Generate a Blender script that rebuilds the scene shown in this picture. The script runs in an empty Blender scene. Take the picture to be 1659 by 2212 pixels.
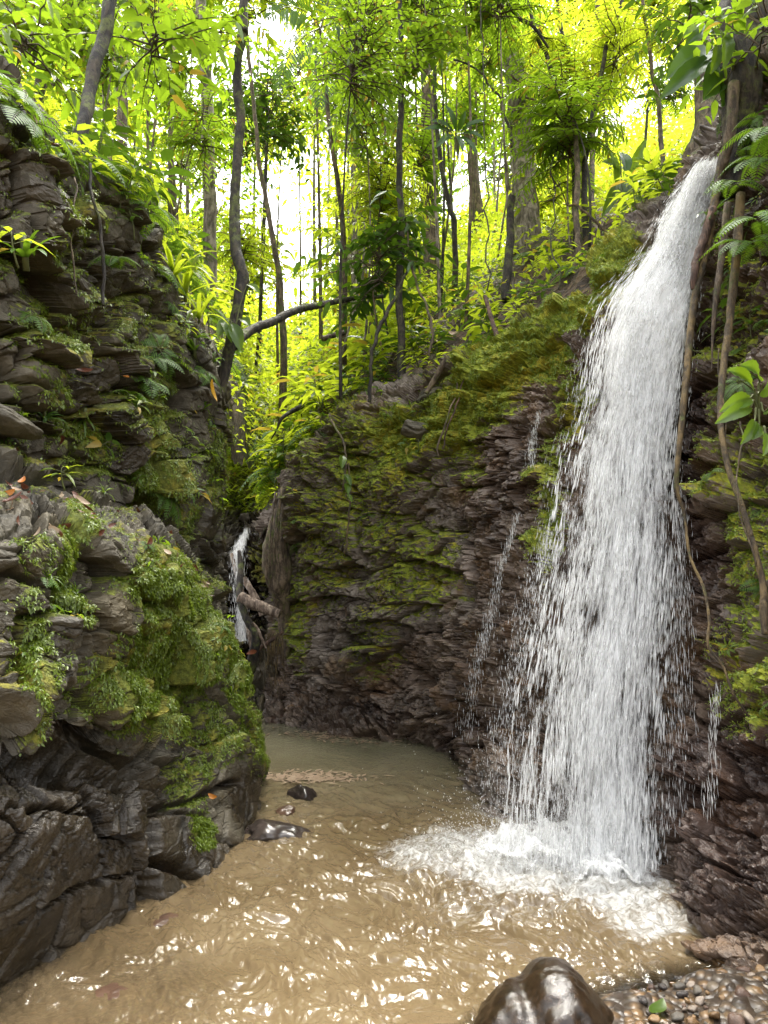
import bpy, math, random
import numpy as np

rng = np.random.default_rng(7)
random.seed(7)
R = math.radians
SC = bpy.context.scene
COL = SC.collection

# ------------------------------------------------------------------ camera
CAM_Z, PITCH, FOC = 1.6, R(6.0), 26.0 / 36.0 * 2212.0     # survey pixels: 1659 x 2212
CP, SP = math.cos(PITCH), math.sin(PITCH)


def P(x, y, Y):
    """survey pixel + distance ahead -> point in metres"""
    x, y, Y = np.asarray(x, float), np.asarray(y, float), np.asarray(Y, float)
    u, v = (x - 829.5) / FOC, (1106.0 - y) / FOC
    t = Y / (CP - v * SP)
    return np.stack([u * t, Y + 0 * u, CAM_Z + t * (SP + v * CP)], -1)


def PW(x, y, z=0.0):
    """survey pixel lying on the level z"""
    x, y = np.asarray(x, float), np.asarray(y, float)
    u, v = (x - 829.5) / FOC, (1106.0 - y) / FOC
    t = (z - CAM_Z) / (SP + v * CP)
    return np.stack([u * t, t * (CP - v * SP), z + 0 * u], -1)


def D(p):
    """world point -> survey pixel"""
    p = np.asarray(p, float)
    y, z = p[..., 1], p[..., 2] - CAM_Z
    dep = y * CP + z * SP
    up = -y * SP + z * CP
    return np.stack([829.5 + FOC * p[..., 0] / dep, 1106 - FOC * up / dep], -1)


cam_d = bpy.data.cameras.new('camera')
cam = bpy.data.objects.new('camera', cam_d)
COL.objects.link(cam)
cam.location = (0, 0, CAM_Z)
cam.rotation_euler = (R(90) + PITCH, 0, 0)
cam_d.sensor_fit = 'VERTICAL'
cam_d.sensor_height = 36.0
cam_d.lens = 26.0
cam_d.clip_start, cam_d.clip_end = 0.05, 1000
SC.camera = cam

# ------------------------------------------------------------------ noise
_pr = np.random.default_rng(11)
PERM = _pr.permutation(256)
PERM = np.concatenate([PERM, PERM, PERM])
GR = _pr.normal(size=(256, 3))
GR /= np.linalg.norm(GR, axis=1)[:, None]


def perlin(p):
    p = np.asarray(p, float)
    i = np.floor(p).astype(np.int64)
    f = p - i
    w = f * f * f * (f * (f * 6 - 15) + 10)
    i &= 255
    out = 0
    for dx in (0, 1):
        wx = w[..., 0] if dx else 1 - w[..., 0]
        a = PERM[i[..., 0] + dx]
        for dy in (0, 1):
            wy = w[..., 1] if dy else 1 - w[..., 1]
            b = PERM[a + i[..., 1] + dy]
            for dz in (0, 1):
                wz = w[..., 2] if dz else 1 - w[..., 2]
                g = GR[PERM[b + i[..., 2] + dz] & 255]
                d = g[..., 0] * (f[..., 0] - dx) + g[..., 1] * (f[..., 1] - dy) + g[..., 2] * (f[..., 2] - dz)
                out = out + wx * wy * wz * d
    return out * 1.5


def fbm(p, s, octv=4, gain=0.5, off=0.0):
    p = np.asarray(p, float) * s + off
    a, o = 1.0, 0
    for k in range(octv):
        o = o + a * perlin(p)
        p = p * 2.03 + 7.7
        a *= gain
    return o


def ridged(p, s, octv=4, off=0.0):
    p = np.asarray(p, float) * s + off
    a, o = 1.0, 0
    for k in range(octv):
        o = o + a * (1 - np.abs(perlin(p)) * 2)
        p = p * 2.1 + 3.1
        a *= 0.5
    return o / 1.9


def h1(k, s=0.0):
    return np.abs(np.modf(np.sin(k * 12.9898 + s * 78.233 + 4.1) * 43758.5453)[0])


def h2(k, j, s=0.0):
    return np.abs(np.modf(np.sin(k * 12.9898 + j * 39.425 + s * 17.17 + 1.3) * 43758.5453)[0])


def sstep(a, b, x):
    t = np.clip((x - a) / (b - a), 0, 1)
    return t * t * (3 - 2 * t)


def nrm(v):
    return v / (np.linalg.norm(v, axis=-1, keepdims=True) + 1e-9)


# ------------------------------------------------------------------ mesh building
class MB:
    """collects vertices and faces of ONE mesh"""

    def __init__(self):
        self.v, self.f, self.n = [], [], 0

    def add(self, verts, faces, mat=0):
        verts = np.asarray(verts, float).reshape(-1, 3)
        for fc in (faces if isinstance(faces, (list, tuple)) else [faces]):
            fc = np.asarray(fc, np.int64)
            if len(fc):
                self.f.append((fc + self.n, mat))
        self.v.append(verts)
        self.n += len(verts)
        return self

    def mesh(self, name, mats, smooth=True):
        me = bpy.data.meshes.new(name)
        V = np.concatenate(self.v)
        me.vertices.add(len(V))
        me.vertices.foreach_set('co', V.astype(np.float32).ravel())
        tot = sum(f.size for f, _ in self.f)
        cnt = sum(len(f) for f, _ in self.f)
        me.loops.add(tot)
        me.polygons.add(cnt)
        me.loops.foreach_set('vertex_index', np.concatenate([f.ravel() for f, _ in self.f]).astype(np.int32))
        sizes = np.concatenate([np.full(len(f), f.shape[1]) for f, _ in self.f])
        me.polygons.foreach_set('loop_start', (np.cumsum(sizes) - sizes).astype(np.int32))
        me.polygons.foreach_set('material_index', np.concatenate([np.full(len(f), m) for f, m in self.f]).astype(np.int32))
        me.polygons.foreach_set('use_smooth', np.full(cnt, smooth))
        for m in (mats if isinstance(mats, (list, tuple)) else [mats]):
            me.materials.append(m)
        me.update(calc_edges=True)
        me.validate()
        return me

    def obj(self, name, mats, parent=None, smooth=True):
        o = bpy.data.objects.new(name, self.mesh(name, mats, smooth))
        COL.objects.link(o)
        if parent is not None:
            o.parent = parent
        return o


def empty(name, loc=(0, 0, 0)):
    o = bpy.data.objects.new(name, None)
    o.empty_display_size = 0.1
    COL.objects.link(o)
    o.location = [float(c) for c in loc]
    return o


def tag(o, label=None, cat=None, group=None, kind=None):
    if label:
        o['label'] = label
    if cat:
        o['category'] = cat
    if group:
        o['group'] = group
    if kind:
        o['kind'] = kind
    return o


def attr(me, name, arr):
    a = me.attributes.new(name, 'FLOAT', 'POINT')
    a.data.foreach_set('value', np.asarray(arr, np.float32).ravel())


def grid_faces(h, w):
    i = np.arange(h * w).reshape(h, w)
    return np.stack([i[:-1, :-1], i[1:, :-1], i[1:, 1:], i[:-1, 1:]], -1).reshape(-1, 4)


def cr(ctrl, m):
    """Catmull-Rom through ctrl (n, ...) at m points"""
    c = np.asarray(ctrl, float)
    n = len(c)
    c = np.concatenate([[2 * c[0] - c[1]], c, [2 * c[-1] - c[-2]]])
    t = np.linspace(0, n - 1 - 1e-6, m)
    i = t.astype(int)
    f = (t - i).reshape((-1,) + (1,) * (c.ndim - 1))
    a, b, d, e = c[i], c[i + 1], c[i + 2], c[i + 3]
    return 0.5 * (2 * b + (d - a) * f + (2 * a - 5 * b + 4 * d - e) * f ** 2 + (3 * b - a - 3 * d + e) * f ** 3)


def grid(ctrl, h, w):
    a = even(cr(np.asarray(ctrl, float), h * 3), h)
    b = cr(np.swapaxes(a, 0, 1), w * 3)
    return np.swapaxes(even(b, w), 0, 1)


def even(a, m):
    """m rows spread evenly by their mean spacing on the surface"""
    d = np.median(np.linalg.norm(np.diff(a[..., :2], axis=0), axis=-1), axis=1) + 0.3
    s = np.concatenate([[0], np.cumsum(d)])
    t = np.interp(np.linspace(0, s[-1], m), s, np.arange(len(a)))
    i = np.minimum(t.astype(int), len(a) - 2)
    f = (t - i)[:, None, None]
    return a[i] * (1 - f) + a[i + 1] * f


def grid_normals(V, toward=None):
    du = np.gradient(V, axis=1)
    dv = np.gradient(V, axis=0)
    n = nrm(np.cross(du, dv))
    if toward is not None:
        if np.mean(np.sum(n * (toward - V), -1)) < 0:
            n = -n
    return n


def frames(pts):
    pts = np.asarray(pts, float)
    t = nrm(np.gradient(pts, axis=0))
    ref = np.array([0.0, 0, 1]) if abs(t[0][2]) < 0.8 else np.array([1.0, 0, 0])
    u = nrm(np.cross(t[0], ref))
    us = []
    for k in range(len(pts)):
        u = nrm(u - t[k] * np.dot(u, t[k]))
        us.append(u)
    us = np.array(us)
    return t, us, np.cross(t, us)


def add_tube(mb, pts, rad, sides=6, mat=0, rough=0.0, cap=True):
    pts = np.asarray(pts, float)
    n = len(pts)
    rad = np.broadcast_to(np.asarray(rad, float), (n,))
    t, u, v = frames(pts)
    a = np.linspace(0, 2 * np.pi, sides, endpoint=False)
    ring = np.cos(a)[None, :, None] * u[:, None, :] + np.sin(a)[None, :, None] * v[:, None, :]
    rr = rad[:, None, None] * np.ones((1, sides, 1))
    V = pts[:, None, :] + ring * rr
    if rough:
        s = 0.7 / max(rad.mean(), 0.004)
        d = fbm(V * np.array([1, 1, 0.35]), s, 3)[..., None]
        V = pts[:, None, :] + ring * rr * (1 + rough * d)
    i = np.arange(n * sides).reshape(n, sides)
    j = np.roll(i, -1, axis=1)
    q = np.stack([i[:-1], j[:-1], j[1:], i[1:]], -1).reshape(-1, 4)
    V = V.reshape(-1, 3)
    tri = []
    if cap:
        V = np.concatenate([V, pts[:1], pts[-1:]])
        a0, a1 = n * sides, n * sides + 1
        tri = np.concatenate([np.stack([j[0], i[0], np.full(sides, a0)], -1), np.stack([i[-1], j[-1], np.full(sides, a1)], -1)])
        mb.add(V, [q, tri], mat)
    else:
        mb.add(V, [q], mat)


def add_leaves(mb, base, dirs, side, L, W, droop=0.25, fold=0.25, mat=0, lod=1, peak=0.4):
    """many pointed leaves, each an island: a folded, drooping blade"""
    base = np.asarray(base, float).reshape(-1, 3)
    n = len(base)
    if n == 0:
        return
    dirs = nrm(np.broadcast_to(np.asarray(dirs, float), (n, 3)))
    side = np.broadcast_to(np.asarray(side, float), (n, 3))
    side = nrm(side - dirs * np.sum(side * dirs, -1, keepdims=True))
    up = np.cross(side, dirs)
    flip = np.where(up[:, 2:3] < 0, -1.0, 1.0)
    up, side = up * flip, side * flip
    L = np.broadcast_to(np.asarray(L, float), (n,))[:, None]
    W = np.broadcast_to(np.asarray(W, float), (n,))[:, None]
    dr = np.broadcast_to(np.asarray(droop, float), (n,))[:, None]
    down = np.array([0, 0, -1.0])

    def mid(t):
        return base + dirs * L * t + down * (dr * L * t * t)
    if lod == 0:
        m1, tip = mid(0.45), mid(1.0)
        V = np.stack([base, m1 - side * W * .5 + up * W * fold * .5, tip, m1 + side * W * .5 + up * W * fold * .5], 1)
        k = np.arange(n)[:, None] * 4
        mb.add(V, [np.concatenate([k + [0, 2, 1], k + [0, 3, 2]])], mat)
        return
    m1, m2, tip = mid(0.22), mid(0.62), mid(1.0)
    w1, w2 = W * .5 * (0.85 if peak < 0.5 else 0.6), W * .5 * (0.72 if peak < 0.5 else 1.0)
    V = np.stack([base, m1 - side * w1 + up * w1 * fold, m1, m1 + side * w1 + up * w1 * fold,
                  m2 - side * w2 + up * w2 * fold, m2, m2 + side * w2 + up * w2 * fold, tip], 1)
    k = np.arange(n)[:, None] * 8
    tri = np.concatenate([k + [0, 2, 1], k + [0, 3, 2], k + [4, 5, 7], k + [5, 6, 7]])
    quad = np.concatenate([k + [1, 2, 5, 4], k + [2, 3, 6, 5]])
    mb.add(V, [tri, quad], mat)


# ------------------------------------------------------------------ materials
def NT(name):
    m = bpy.data.materials.new(name)
    m.use_nodes = True
    nt = m.node_tree
    nt.nodes.clear()
    out = nt.nodes.new('ShaderNodeOutputMaterial')
    return m, nt, out


class G:
    """small helper for node graphs"""

    def __init__(self, nt):
        self.nt = nt

    def n(self, typ, ins=None, **kw):
        nd = self.nt.nodes.new('ShaderNode' + typ)
        for k, v in kw.items():
            setattr(nd, k, v)
        for k, v in (ins or {}).items():
            self.set(nd.inputs[k], v)
        return nd

    def set(self, sock, v):
        if isinstance(v, bpy.types.NodeSocket):
            self.nt.links.new(v, sock)
        elif isinstance(v, bpy.types.Node):
            self.nt.links.new(v.outputs[0], sock)
        else:
            if sock.type == 'RGBA' and len(v) == 3:
                v = (*v, 1)
            sock.default_value = v

    def noise(self, vec, scale, detail=6, rough=0.6, dist=0.0):
        return self.n('TexNoise', {'Vector': vec, 'Scale': scale, 'Detail': detail, 'Roughness': rough, 'Distortion': dist}).outputs[0]

    def ramp(self, fac, stops):
        nd = self.n('ValToRGB', {'Fac': fac})
        el = nd.color_ramp.elements
        while len(el) < len(stops):
            el.new(0.5)
        for e, (p, c) in zip(el, stops):
            e.position = p
            e.color = (*c, 1) if len(c) == 3 else c
        return nd.outputs[0]

    def math(self, op, a, b=0.0, clamp=False):
        nd = self.n('Math', operation=op, use_clamp=clamp)
        self.set(nd.inputs[0], a)
        self.set(nd.inputs[1], b)
        return nd.outputs[0]

    def smooth(self, x, a, b):
        nd = self.n('MapRange', {'Value': x, 'From Min': a, 'From Max': b}, interpolation_type='SMOOTHSTEP')
        return nd.outputs[0]

    def mix(self, fac, a, b, blend='MIX'):
        nd = self.n('Mix', data_type='RGBA', blend_type=blend)
        self.set(nd.inputs[0], fac)
        self.set(nd.inputs[6], a)
        self.set(nd.inputs[7], b)
        return nd.outputs[2]

    def attr(self, name):
        return self.n('Attribute', attribute_name=name).outputs['Fac']

    def coord(self, which='Object'):
        return self.n('TexCoord').outputs[which]

    def map(self, vec, scale=(1, 1, 1), rot=(0, 0, 0), loc=(0, 0, 0)):
        return self.n('Mapping', {'Vector': vec, 'Scale': scale, 'Rotation': rot, 'Location': loc}).outputs[0]

    def bump(self, h, strength=0.5, dist=0.02, normal=None):
        ins = {'Height': h, 'Strength': strength, 'Distance': dist}
        if normal is not None:
            ins['Normal'] = normal
        return self.n('Bump', ins).outputs[0]


def rock_material(name, dark, mid, light, ochre, wet_dark=0.45, ms=1.0):
    m, nt, out = NT(name)
    g = G(nt)
    co = g.coord()
    wob = g.n('VectorMath', {0: co, 1: g.n('VectorMath', {0: g.n('TexNoise', {'Vector': co, 'Scale': 4.0, 'Detail': 3}).outputs[1], 1: (0.12, 0.12, 0.12)}, operation='MULTIPLY').outputs[0]}, operation='ADD').outputs[0]
    st = g.map(wob, (1, 1, 1.25))
    n1 = g.noise(co, 1.7, 6, 0.6, 0.4)
    n2 = g.noise(st, 9, 10, 0.68)
    n3 = g.noise(st, 42, 8, 0.7)
    mixn = g.math('ADD', g.math('MULTIPLY', n1, 0.55), g.math('MULTIPLY', n2, 0.45))
    col = g.ramp(mixn, [(0.36, dark), (0.5, mid), (0.70, light)])
    och = g.smooth(g.noise(co, 2.3, 5, 0.6, 0.6), 0.52, 0.68)
    col = g.mix(g.math('MULTIPLY', och, 0.75), col, ochre)
    spk = g.smooth(n3, 0.58, 0.72)
    col = g.mix(g.math('MULTIPLY', spk, 0.45), col, light)
    wet = g.attr('wet')
    wetf = g.smooth(g.math('ADD', wet, g.math('MULTIPLY', g.math('SUBTRACT', n2, 0.5), 0.9)), 0.25, 0.75)
    col = g.mix(wetf, col, g.mix(1.0, col, (wet_dark, wet_dark * 0.88, wet_dark * 0.80), 'MULTIPLY'))
    col = g.mix(g.smooth(wet, 0.95, 1.5), col, g.mix(1.0, col, (0.42, 0.36, 0.36), 'MULTIPLY'))
    mossn = g.math('ADD', g.attr('moss'), g.math('MULTIPLY', g.math('SUBTRACT', g.noise(co, 14, 8, 0.7), 0.5), 1.5))
    mf = g.smooth(mossn, 0.42, 0.66)
    mcol = g.ramp(g.noise(co, 26, 6, 0.7), [(0.3, (0.04 * ms, 0.05 * ms, 0.006)), (0.5, (0.115 * ms, 0.135 * ms, 0.014)), (0.7, (0.22 * ms, 0.24 * ms, 0.03))])
    mcol = g.mix(g.smooth(g.noise(co, 3.0, 4), 0.45, 0.65), mcol, g.mix(1.0, mcol, (1.25, 0.95, 0.7), 'MULTIPLY'))
    col = g.mix(mf, col, mcol)
    rough = g.math('SUBTRACT', 0.70, g.math('MULTIPLY', wetf, 0.50))
    rough = g.math('ADD', rough, g.math('MULTIPLY', g.math('SUBTRACT', n3, 0.5), 0.35))
    rough = g.math('MAXIMUM', rough, g.math('MULTIPLY', mf, 0.85), True)
    vor = g.n('TexVoronoi', {'Vector': st, 'Scale': 16.0}, feature='DISTANCE_TO_EDGE').outputs['Distance']
    hgt = g.math('ADD', g.math('MULTIPLY', n2, 1.0), g.math('MULTIPLY', n3, 0.45))
    hgt = g.math('ADD', hgt, g.math('MULTIPLY', g.smooth(vor, 0.0, 0.08), 0.05))
    hgt = g.math('ADD', hgt, g.math('MULTIPLY', mf, g.math('MULTIPLY', g.noise(co, 60, 4, 0.7), 1.3)))
    bs = g.n('BsdfPrincipled', {'Base Color': col, 'Roughness': rough, 'Normal': g.bump(hgt, 0.55, 0.028)})
    nt.links.new(bs.outputs[0], out.inputs[0])
    return m


def soil_material(name, a, b, c):
    m, nt, out = NT(name)
    g = G(nt)
    co = g.coord()
    v = g.n('TexVoronoi', {'Vector': g.n('Mapping', {'Vector': co}).outputs[0], 'Scale': 14.0, 'Randomness': 1.0})
    n = g.noise(co, 6, 8, 0.7)
    col = g.ramp(n, [(0.3, a), (0.55, b), (0.75, c)])
    leafc = g.ramp(g.n('SeparateColor', {0: v.outputs['Color']}).outputs[0], [(0.2, (0.02, 0.012, 0.006)), (0.6, (0.07, 0.04, 0.02)), (0.9, (0.16, 0.10, 0.05))])
    col = g.mix(0.55, col, leafc)
    gr = g.smooth(g.math('ADD', g.attr('moss'), g.math('MULTIPLY', g.math('SUBTRACT', g.noise(co, 5, 8, 0.7), 0.5), 1.2)), 0.4, 0.7)
    col = g.mix(gr, col, g.ramp(g.noise(co, 20, 5, 0.7), [(0.3, (0.02, 0.035, 0.006)), (0.7, (0.09, 0.13, 0.02))]))
    bs = g.n('BsdfPrincipled', {'Base Color': col, 'Roughness': 0.85, 'Normal': g.bump(g.math('ADD', n, g.math('MULTIPLY', v.outputs['Distance'], 0.8)), 0.9, 0.05)})
    nt.links.new(bs.outputs[0], out.inputs[0])
    return m


def leaf_material(name, lo, hi, trans, tfac=0.5, rough=0.38, odd=None):
    m, nt, out = NT(name)
    g = G(nt)
    rnd = g.n('NewGeometry').outputs['Random Per Island']
    orn = g.n('ObjectInfo').outputs['Random']
    mixr = g.math('FRACT', g.math('ADD', g.math('MULTIPLY', rnd, 0.75), g.math('MULTIPLY', orn, 0.35)))
    col = g.ramp(mixr, [(0.0, lo), (1.0, hi)])
    tcol = g.mix(1.0, g.ramp(mixr, [(0.0, tuple(c * 0.75 for c in trans)), (1.0, trans)]), (1, 1, 1), 'MULTIPLY')
    if odd:
        of = g.smooth(rnd, 0.955, 0.965)
        col = g.mix(of, col, odd)
        tcol = g.mix(of, tcol, odd)
    co = g.coord('Generated')
    bs = g.n('BsdfPrincipled', {'Base Color': col, 'Roughness': rough})
    tr = g.n('BsdfTranslucent', {'Color': tcol})
    mx = g.n('MixShader', {0: tfac, 1: bs.outputs[0], 2: tr.outputs[0]})
    nt.links.new(mx.outputs[0], out.inputs[0])
    return m


def bark_material(name, a, b, moss=0.3, stretch=0.25):
    m, nt, out = NT(name)
    g = G(nt)
    co = g.coord()
    st = g.map(co, (1, 1, stretch))
    n = g.noise(st, 22, 8, 0.68, 0.3)
    n2 = g.noise(co, 4.5, 6, 0.65)
    col = g.ramp(n, [(0.40, tuple(c * 0.4 for c in a)), (0.5, a), (0.60, b)])
    col = g.mix(g.math('MULTIPLY', g.smooth(n2, 0.52, 0.62), 0.6), col, tuple(min(1, c * 1.5) for c in b))
    mf = g.smooth(g.math('ADD', g.noise(co, 6.5, 7, 0.7), moss - 0.5), 0.48, 0.62)
    col = g.mix(mf, col, g.ramp(g.noise(co, 40, 4, 0.7), [(0.3, (0.03, 0.04, 0.008)), (0.7, (0.13, 0.15, 0.025))]))
    bs = g.n('BsdfPrincipled', {'Base Color': col, 'Roughness': 0.75, 'Normal': g.bump(g.math('ADD', n, g.math('MULTIPLY', n2, 0.5)), 1.0, 0.035)})
    nt.links.new(bs.outputs[0], out.inputs[0])
    return m


def plain_material(name, a, b, rough=0.5, scale=12, bump=0.4, trans=0.0):
    m, nt, out = NT(name)
    g = G(nt)
    co = g.coord()
    n = g.noise(co, scale, 8, 0.68)
    rnd = g.n('ObjectInfo').outputs['Random']
    col = g.ramp(g.math('ADD', n, g.math('MULTIPLY', g.math('SUBTRACT', rnd, 0.5), 0.25)), [(0.32, a), (0.68, b)])
    bs = g.n('BsdfPrincipled', {'Base Color': col, 'Roughness': rough, 'Normal': g.bump(n, bump, 0.01)})
    last = bs.outputs[0]
    if trans:
        tr = g.n('BsdfTranslucent', {'Color': col})
        last = g.n('MixShader', {0: trans, 1: last, 2: tr.outputs[0]}).outputs[0]
    nt.links.new(last, out.inputs[0])
    return m


def white_water(name, kind):
    m, nt, out = NT(name)
    g = G(nt)
    df = g.n('BsdfPrincipled', {'Base Color': (0.93, 0.94, 0.94), 'Roughness': 0.4})
    tl = g.n('BsdfTranslucent', {'Color': (0.95, 0.95, 0.95)})
    wh = g.n('MixShader', {0: 0.5, 1: df.outputs[0], 2: tl.outputs[0]}).outputs[0]
    tp = g.n('BsdfTransparent')
    if kind == 'sheet':
        uv = g.n('UVMap').outputs[0]
        sep = g.n('SeparateXYZ', {0: uv})
        a = g.noise(g.map(uv, (62, 10, 1)), 1.0, 7, 0.62, 0.25)
        b = g.noise(g.map(uv, (17, 3.2, 1), loc=(3, 1, 0)), 1.0, 4, 0.55, 0.4)
        h = g.math('ADD', g.math('MULTIPLY', a, 0.62), g.math('MULTIPLY', b, 0.38))
        dens = g.attr('dens')
        al = g.smooth(g.math('ADD', h, g.math('SUBTRACT', dens, 0.5)), 0.44, 0.66)
    elif kind == 'drop':
        al = g.math('ADD', 0.22, g.math('MULTIPLY', g.n('NewGeometry').outputs['Random Per Island'], 0.5))
    else:
        co = g.coord()
        dens = g.attr('dens')
        n = g.noise(co, 22, 7, 0.66, 0.5)
        al = g.math('MULTIPLY', g.smooth(g.math('ADD', n, g.math('SUBTRACT', dens, 0.5)), 0.40, 0.85), 0.85)
    mx = g.n('MixShader', {0: al, 1: tp.outputs[0], 2: wh})
    nt.links.new(mx.outputs[0], out.inputs[0])
    return m


M = {}
M['rock'] = rock_material('mossy_rock', (0.020, 0.017, 0.010), (0.058, 0.048, 0.029), (0.165, 0.143, 0.10), (0.075, 0.056, 0.022))
M['wall'] = rock_material('wet_shale', (0.045, 0.035, 0.028), (0.14, 0.112, 0.088), (0.36, 0.31, 0.26), (0.20, 0.13, 0.07), 0.72, 1.7)
M['soil'] = soil_material('forest_soil', (0.014, 0.009, 0.005), (0.045, 0.027, 0.014), (0.10, 0.065, 0.035))
M['leaf'] = leaf_material('leaf_green', (0.022, 0.065, 0.010), (0.11, 0.18, 0.02), (0.34, 0.52, 0.022), 0.52, odd=(0.35, 0.25, 0.03))
M['leaf_lime'] = leaf_material('leaf_lime', (0.045, 0.10, 0.012), (0.16, 0.22, 0.025), (0.62, 0.74, 0.035), 0.58, odd=(0.45, 0.33, 0.04))
M['leaf_dark'] = leaf_material('leaf_dark', (0.022, 0.065, 0.012), (0.05, 0.12, 0.02), (0.12, 0.22, 0.012), 0.4, 0.3)
M['fern'] = leaf_material('fern_green', (0.04, 0.10, 0.012), (0.085, 0.17, 0.02), (0.20, 0.34, 0.018), 0.45, 0.55)
M['mossleaf_lit'] = leaf_material('moss_leaf_lit', (0.07, 0.115, 0.010), (0.20, 0.27, 0.025), (0.28, 0.38, 0.03), 0.3, 0.5)  # lighter copy of the moss leaf for the wall, lit look put into its colour
M['mossleaf'] = leaf_material('moss_leaf', (0.05, 0.085, 0.006), (0.16, 0.22, 0.016), (0.22, 0.30, 0.02), 0.35, 0.4)
M['bark_dark'] = bark_material('bark_dark', (0.018, 0.013, 0.009), (0.052, 0.040, 0.026), 0.48)
M['bark_pale'] = bark_material('bark_pale', (0.16, 0.13, 0.095), (0.30, 0.26, 0.20), 0.46)
M['bark_brown'] = bark_material('bark_brown', (0.085, 0.058, 0.034), (0.17, 0.125, 0.078), 0.48)
M['bark_red'] = bark_material('bark_red', (0.07, 0.035, 0.022), (0.14, 0.08, 0.05), 0.25)
M['vine'] = bark_material('vine_bark', (0.060, 0.038, 0.014), (0.14, 0.095, 0.035), 0.42)
M['drift'] = bark_material('drift_wood', (0.20, 0.14, 0.10), (0.38, 0.30, 0.23), 0.15)
M['stem'] = plain_material('stem', (0.05, 0.06, 0.015), (0.10, 0.11, 0.03), 0.6)
M['twig'] = plain_material('twig', (0.05, 0.035, 0.02), (0.10, 0.075, 0.045), 0.8)
M['stone_dark'] = plain_material('wet_dark_stone', (0.012, 0.009, 0.008), (0.055, 0.042, 0.034), 0.22, 7, 0.5)
M['stone_boulder'] = plain_material('wet_brown_boulder', (0.006, 0.004, 0.002), (0.034, 0.020, 0.010), 0.20, 34, 0.45)
M['stone_grey'] = plain_material('grey_stone', (0.04, 0.034, 0.026), (0.115, 0.098, 0.076), 0.35, 9, 0.5)
M['stone_ochre'] = plain_material('ochre_stone', (0.10, 0.055, 0.022), (0.19, 0.115, 0.05), 0.3, 9, 0.4)
M['stone_rust'] = plain_material('rust_stone', (0.045, 0.024, 0.016), (0.10, 0.058, 0.036), 0.28, 9, 0.5)
M['stone_pale'] = plain_material('pale_stone', (0.13, 0.10, 0.075), (0.25, 0.20, 0.155), 0.35, 9, 0.4)
M['dead_red'] = plain_material('dead_leaf_red', (0.05, 0.014, 0.008), (0.15, 0.05, 0.022), 0.35, 20, 0.3, 0.2)
M['dead_orange'] = plain_material('dead_leaf_orange', (0.32, 0.10, 0.015), (0.50, 0.20, 0.03), 0.45, 20, 0.3, 0.3)
M['dead_pale'] = plain_material('dead_leaf_pale', (0.22, 0.14, 0.08), (0.42, 0.32, 0.22), 0.5, 20, 0.3, 0.2)
M['dead_yellow'] = plain_material('dead_leaf_yellow', (0.55, 0.27, 0.02), (0.70, 0.42, 0.04), 0.5, 20, 0.3, 0.4)
M['sheet'] = white_water('falling_water', 'sheet')
M['drop'] = white_water('falling_drops', 'drop')
M['foam'] = white_water('foam', 'foam')


def water_material():
    m, nt, out = NT('stream_water')
    g = G(nt)
    co = g.coord()
    deep = g.attr('deep')
    n = g.noise(g.map(co, (1, 1, 1)), 1.1, 5, 0.55, 0.6)
    brown = g.ramp(n, [(0.3, (0.100, 0.069, 0.034)), (0.7, (0.155, 0.114, 0.064))])
    green = g.ramp(n, [(0.3, (0.125, 0.125, 0.076)), (0.7, (0.18, 0.172, 0.112))])
    col = g.mix(deep, brown, green)
    rip = g.noise(g.map(co, (1.0, 0.6, 1)), 30, 4, 0.55, 0.6)
    foam = g.attr('foam')
    fine = g.noise(co, 19, 8, 0.66, 1.3)
    lace = g.math('ABSOLUTE', g.math('SUBTRACT', g.noise(co, 9, 5, 0.6, 1.8), 0.5))
    lace = g.math('SUBTRACT', 0.34, g.math('MULTIPLY', lace, 2.6))
    ff = g.smooth(g.math('ADD', foam, g.math('ADD', g.math('MULTIPLY', g.math('SUBTRACT', fine, 0.5), 0.7), g.math('MULTIPLY', lace, 0.5))), 0.40, 1.05)
    ff = g.math('MULTIPLY', ff, 0.9)
    bmp = g.bump(rip, 0.30, 0.022)
    body = g.n('BsdfPrincipled', {'Base Color': col, 'Roughness': 0.05, 'IOR': 1.5, 'Normal': bmp})
    clear = g.n('BsdfTransparent', {'Color': (0.80, 0.66, 0.46)})
    gl = g.n('BsdfGlossy', {'Color': (1, 1, 1), 'Roughness': 0.05, 'Normal': bmp})
    fr = g.n('Fresnel', {'IOR': 1.33, 'Normal': bmp})
    shal = g.n('MixShader', {0: fr.outputs[0], 1: clear.outputs[0], 2: gl.outputs[0]})
    w = g.n('MixShader', {0: g.attr('shallow'), 1: body.outputs[0], 2: shal.outputs[0]})
    fo = g.n('BsdfPrincipled', {'Base Color': g.ramp(fine, [(0.36, (0.20, 0.185, 0.155)), (0.62, (0.55, 0.55, 0.53))]), 'Roughness': 0.45, 'Normal': g.bump(fine, 0.5, 0.03)})
    mx = g.n('MixShader', {0: ff, 1: w.outputs[0], 2: fo.outputs[0]})
    nt.links.new(mx.outputs[0], out.inputs[0])
    return m


def bed_material():
    m, nt, out = NT('stream_bed')
    g = G(nt)
    co = g.coord()
    v = g.n('TexVoronoi', {'Vector': co, 'Scale': 24.0})
    r = g.n('SeparateColor', {0: v.outputs['Color']}).outputs[0]
    col = g.ramp(r, [(0.05, (0.03, 0.022, 0.016)), (0.35, (0.10, 0.06, 0.026)), (0.6, (0.15, 0.09, 0.04)), (0.8, (0.06, 0.05, 0.04)), (1.0, (0.19, 0.145, 0.095))])
    col = g.mix(g.smooth(v.outputs['Distance'], 0.25, 0.75), col, (0.03, 0.02, 0.012))
    bs = g.n('BsdfPrincipled', {'Base Color': col, 'Roughness': 0.45, 'Normal': g.bump(g.math('SUBTRACT', 1.0, v.outputs['Distance']), 0.9, 0.03)})
    nt.links.new(bs.outputs[0], out.inputs[0])
    return m


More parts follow.
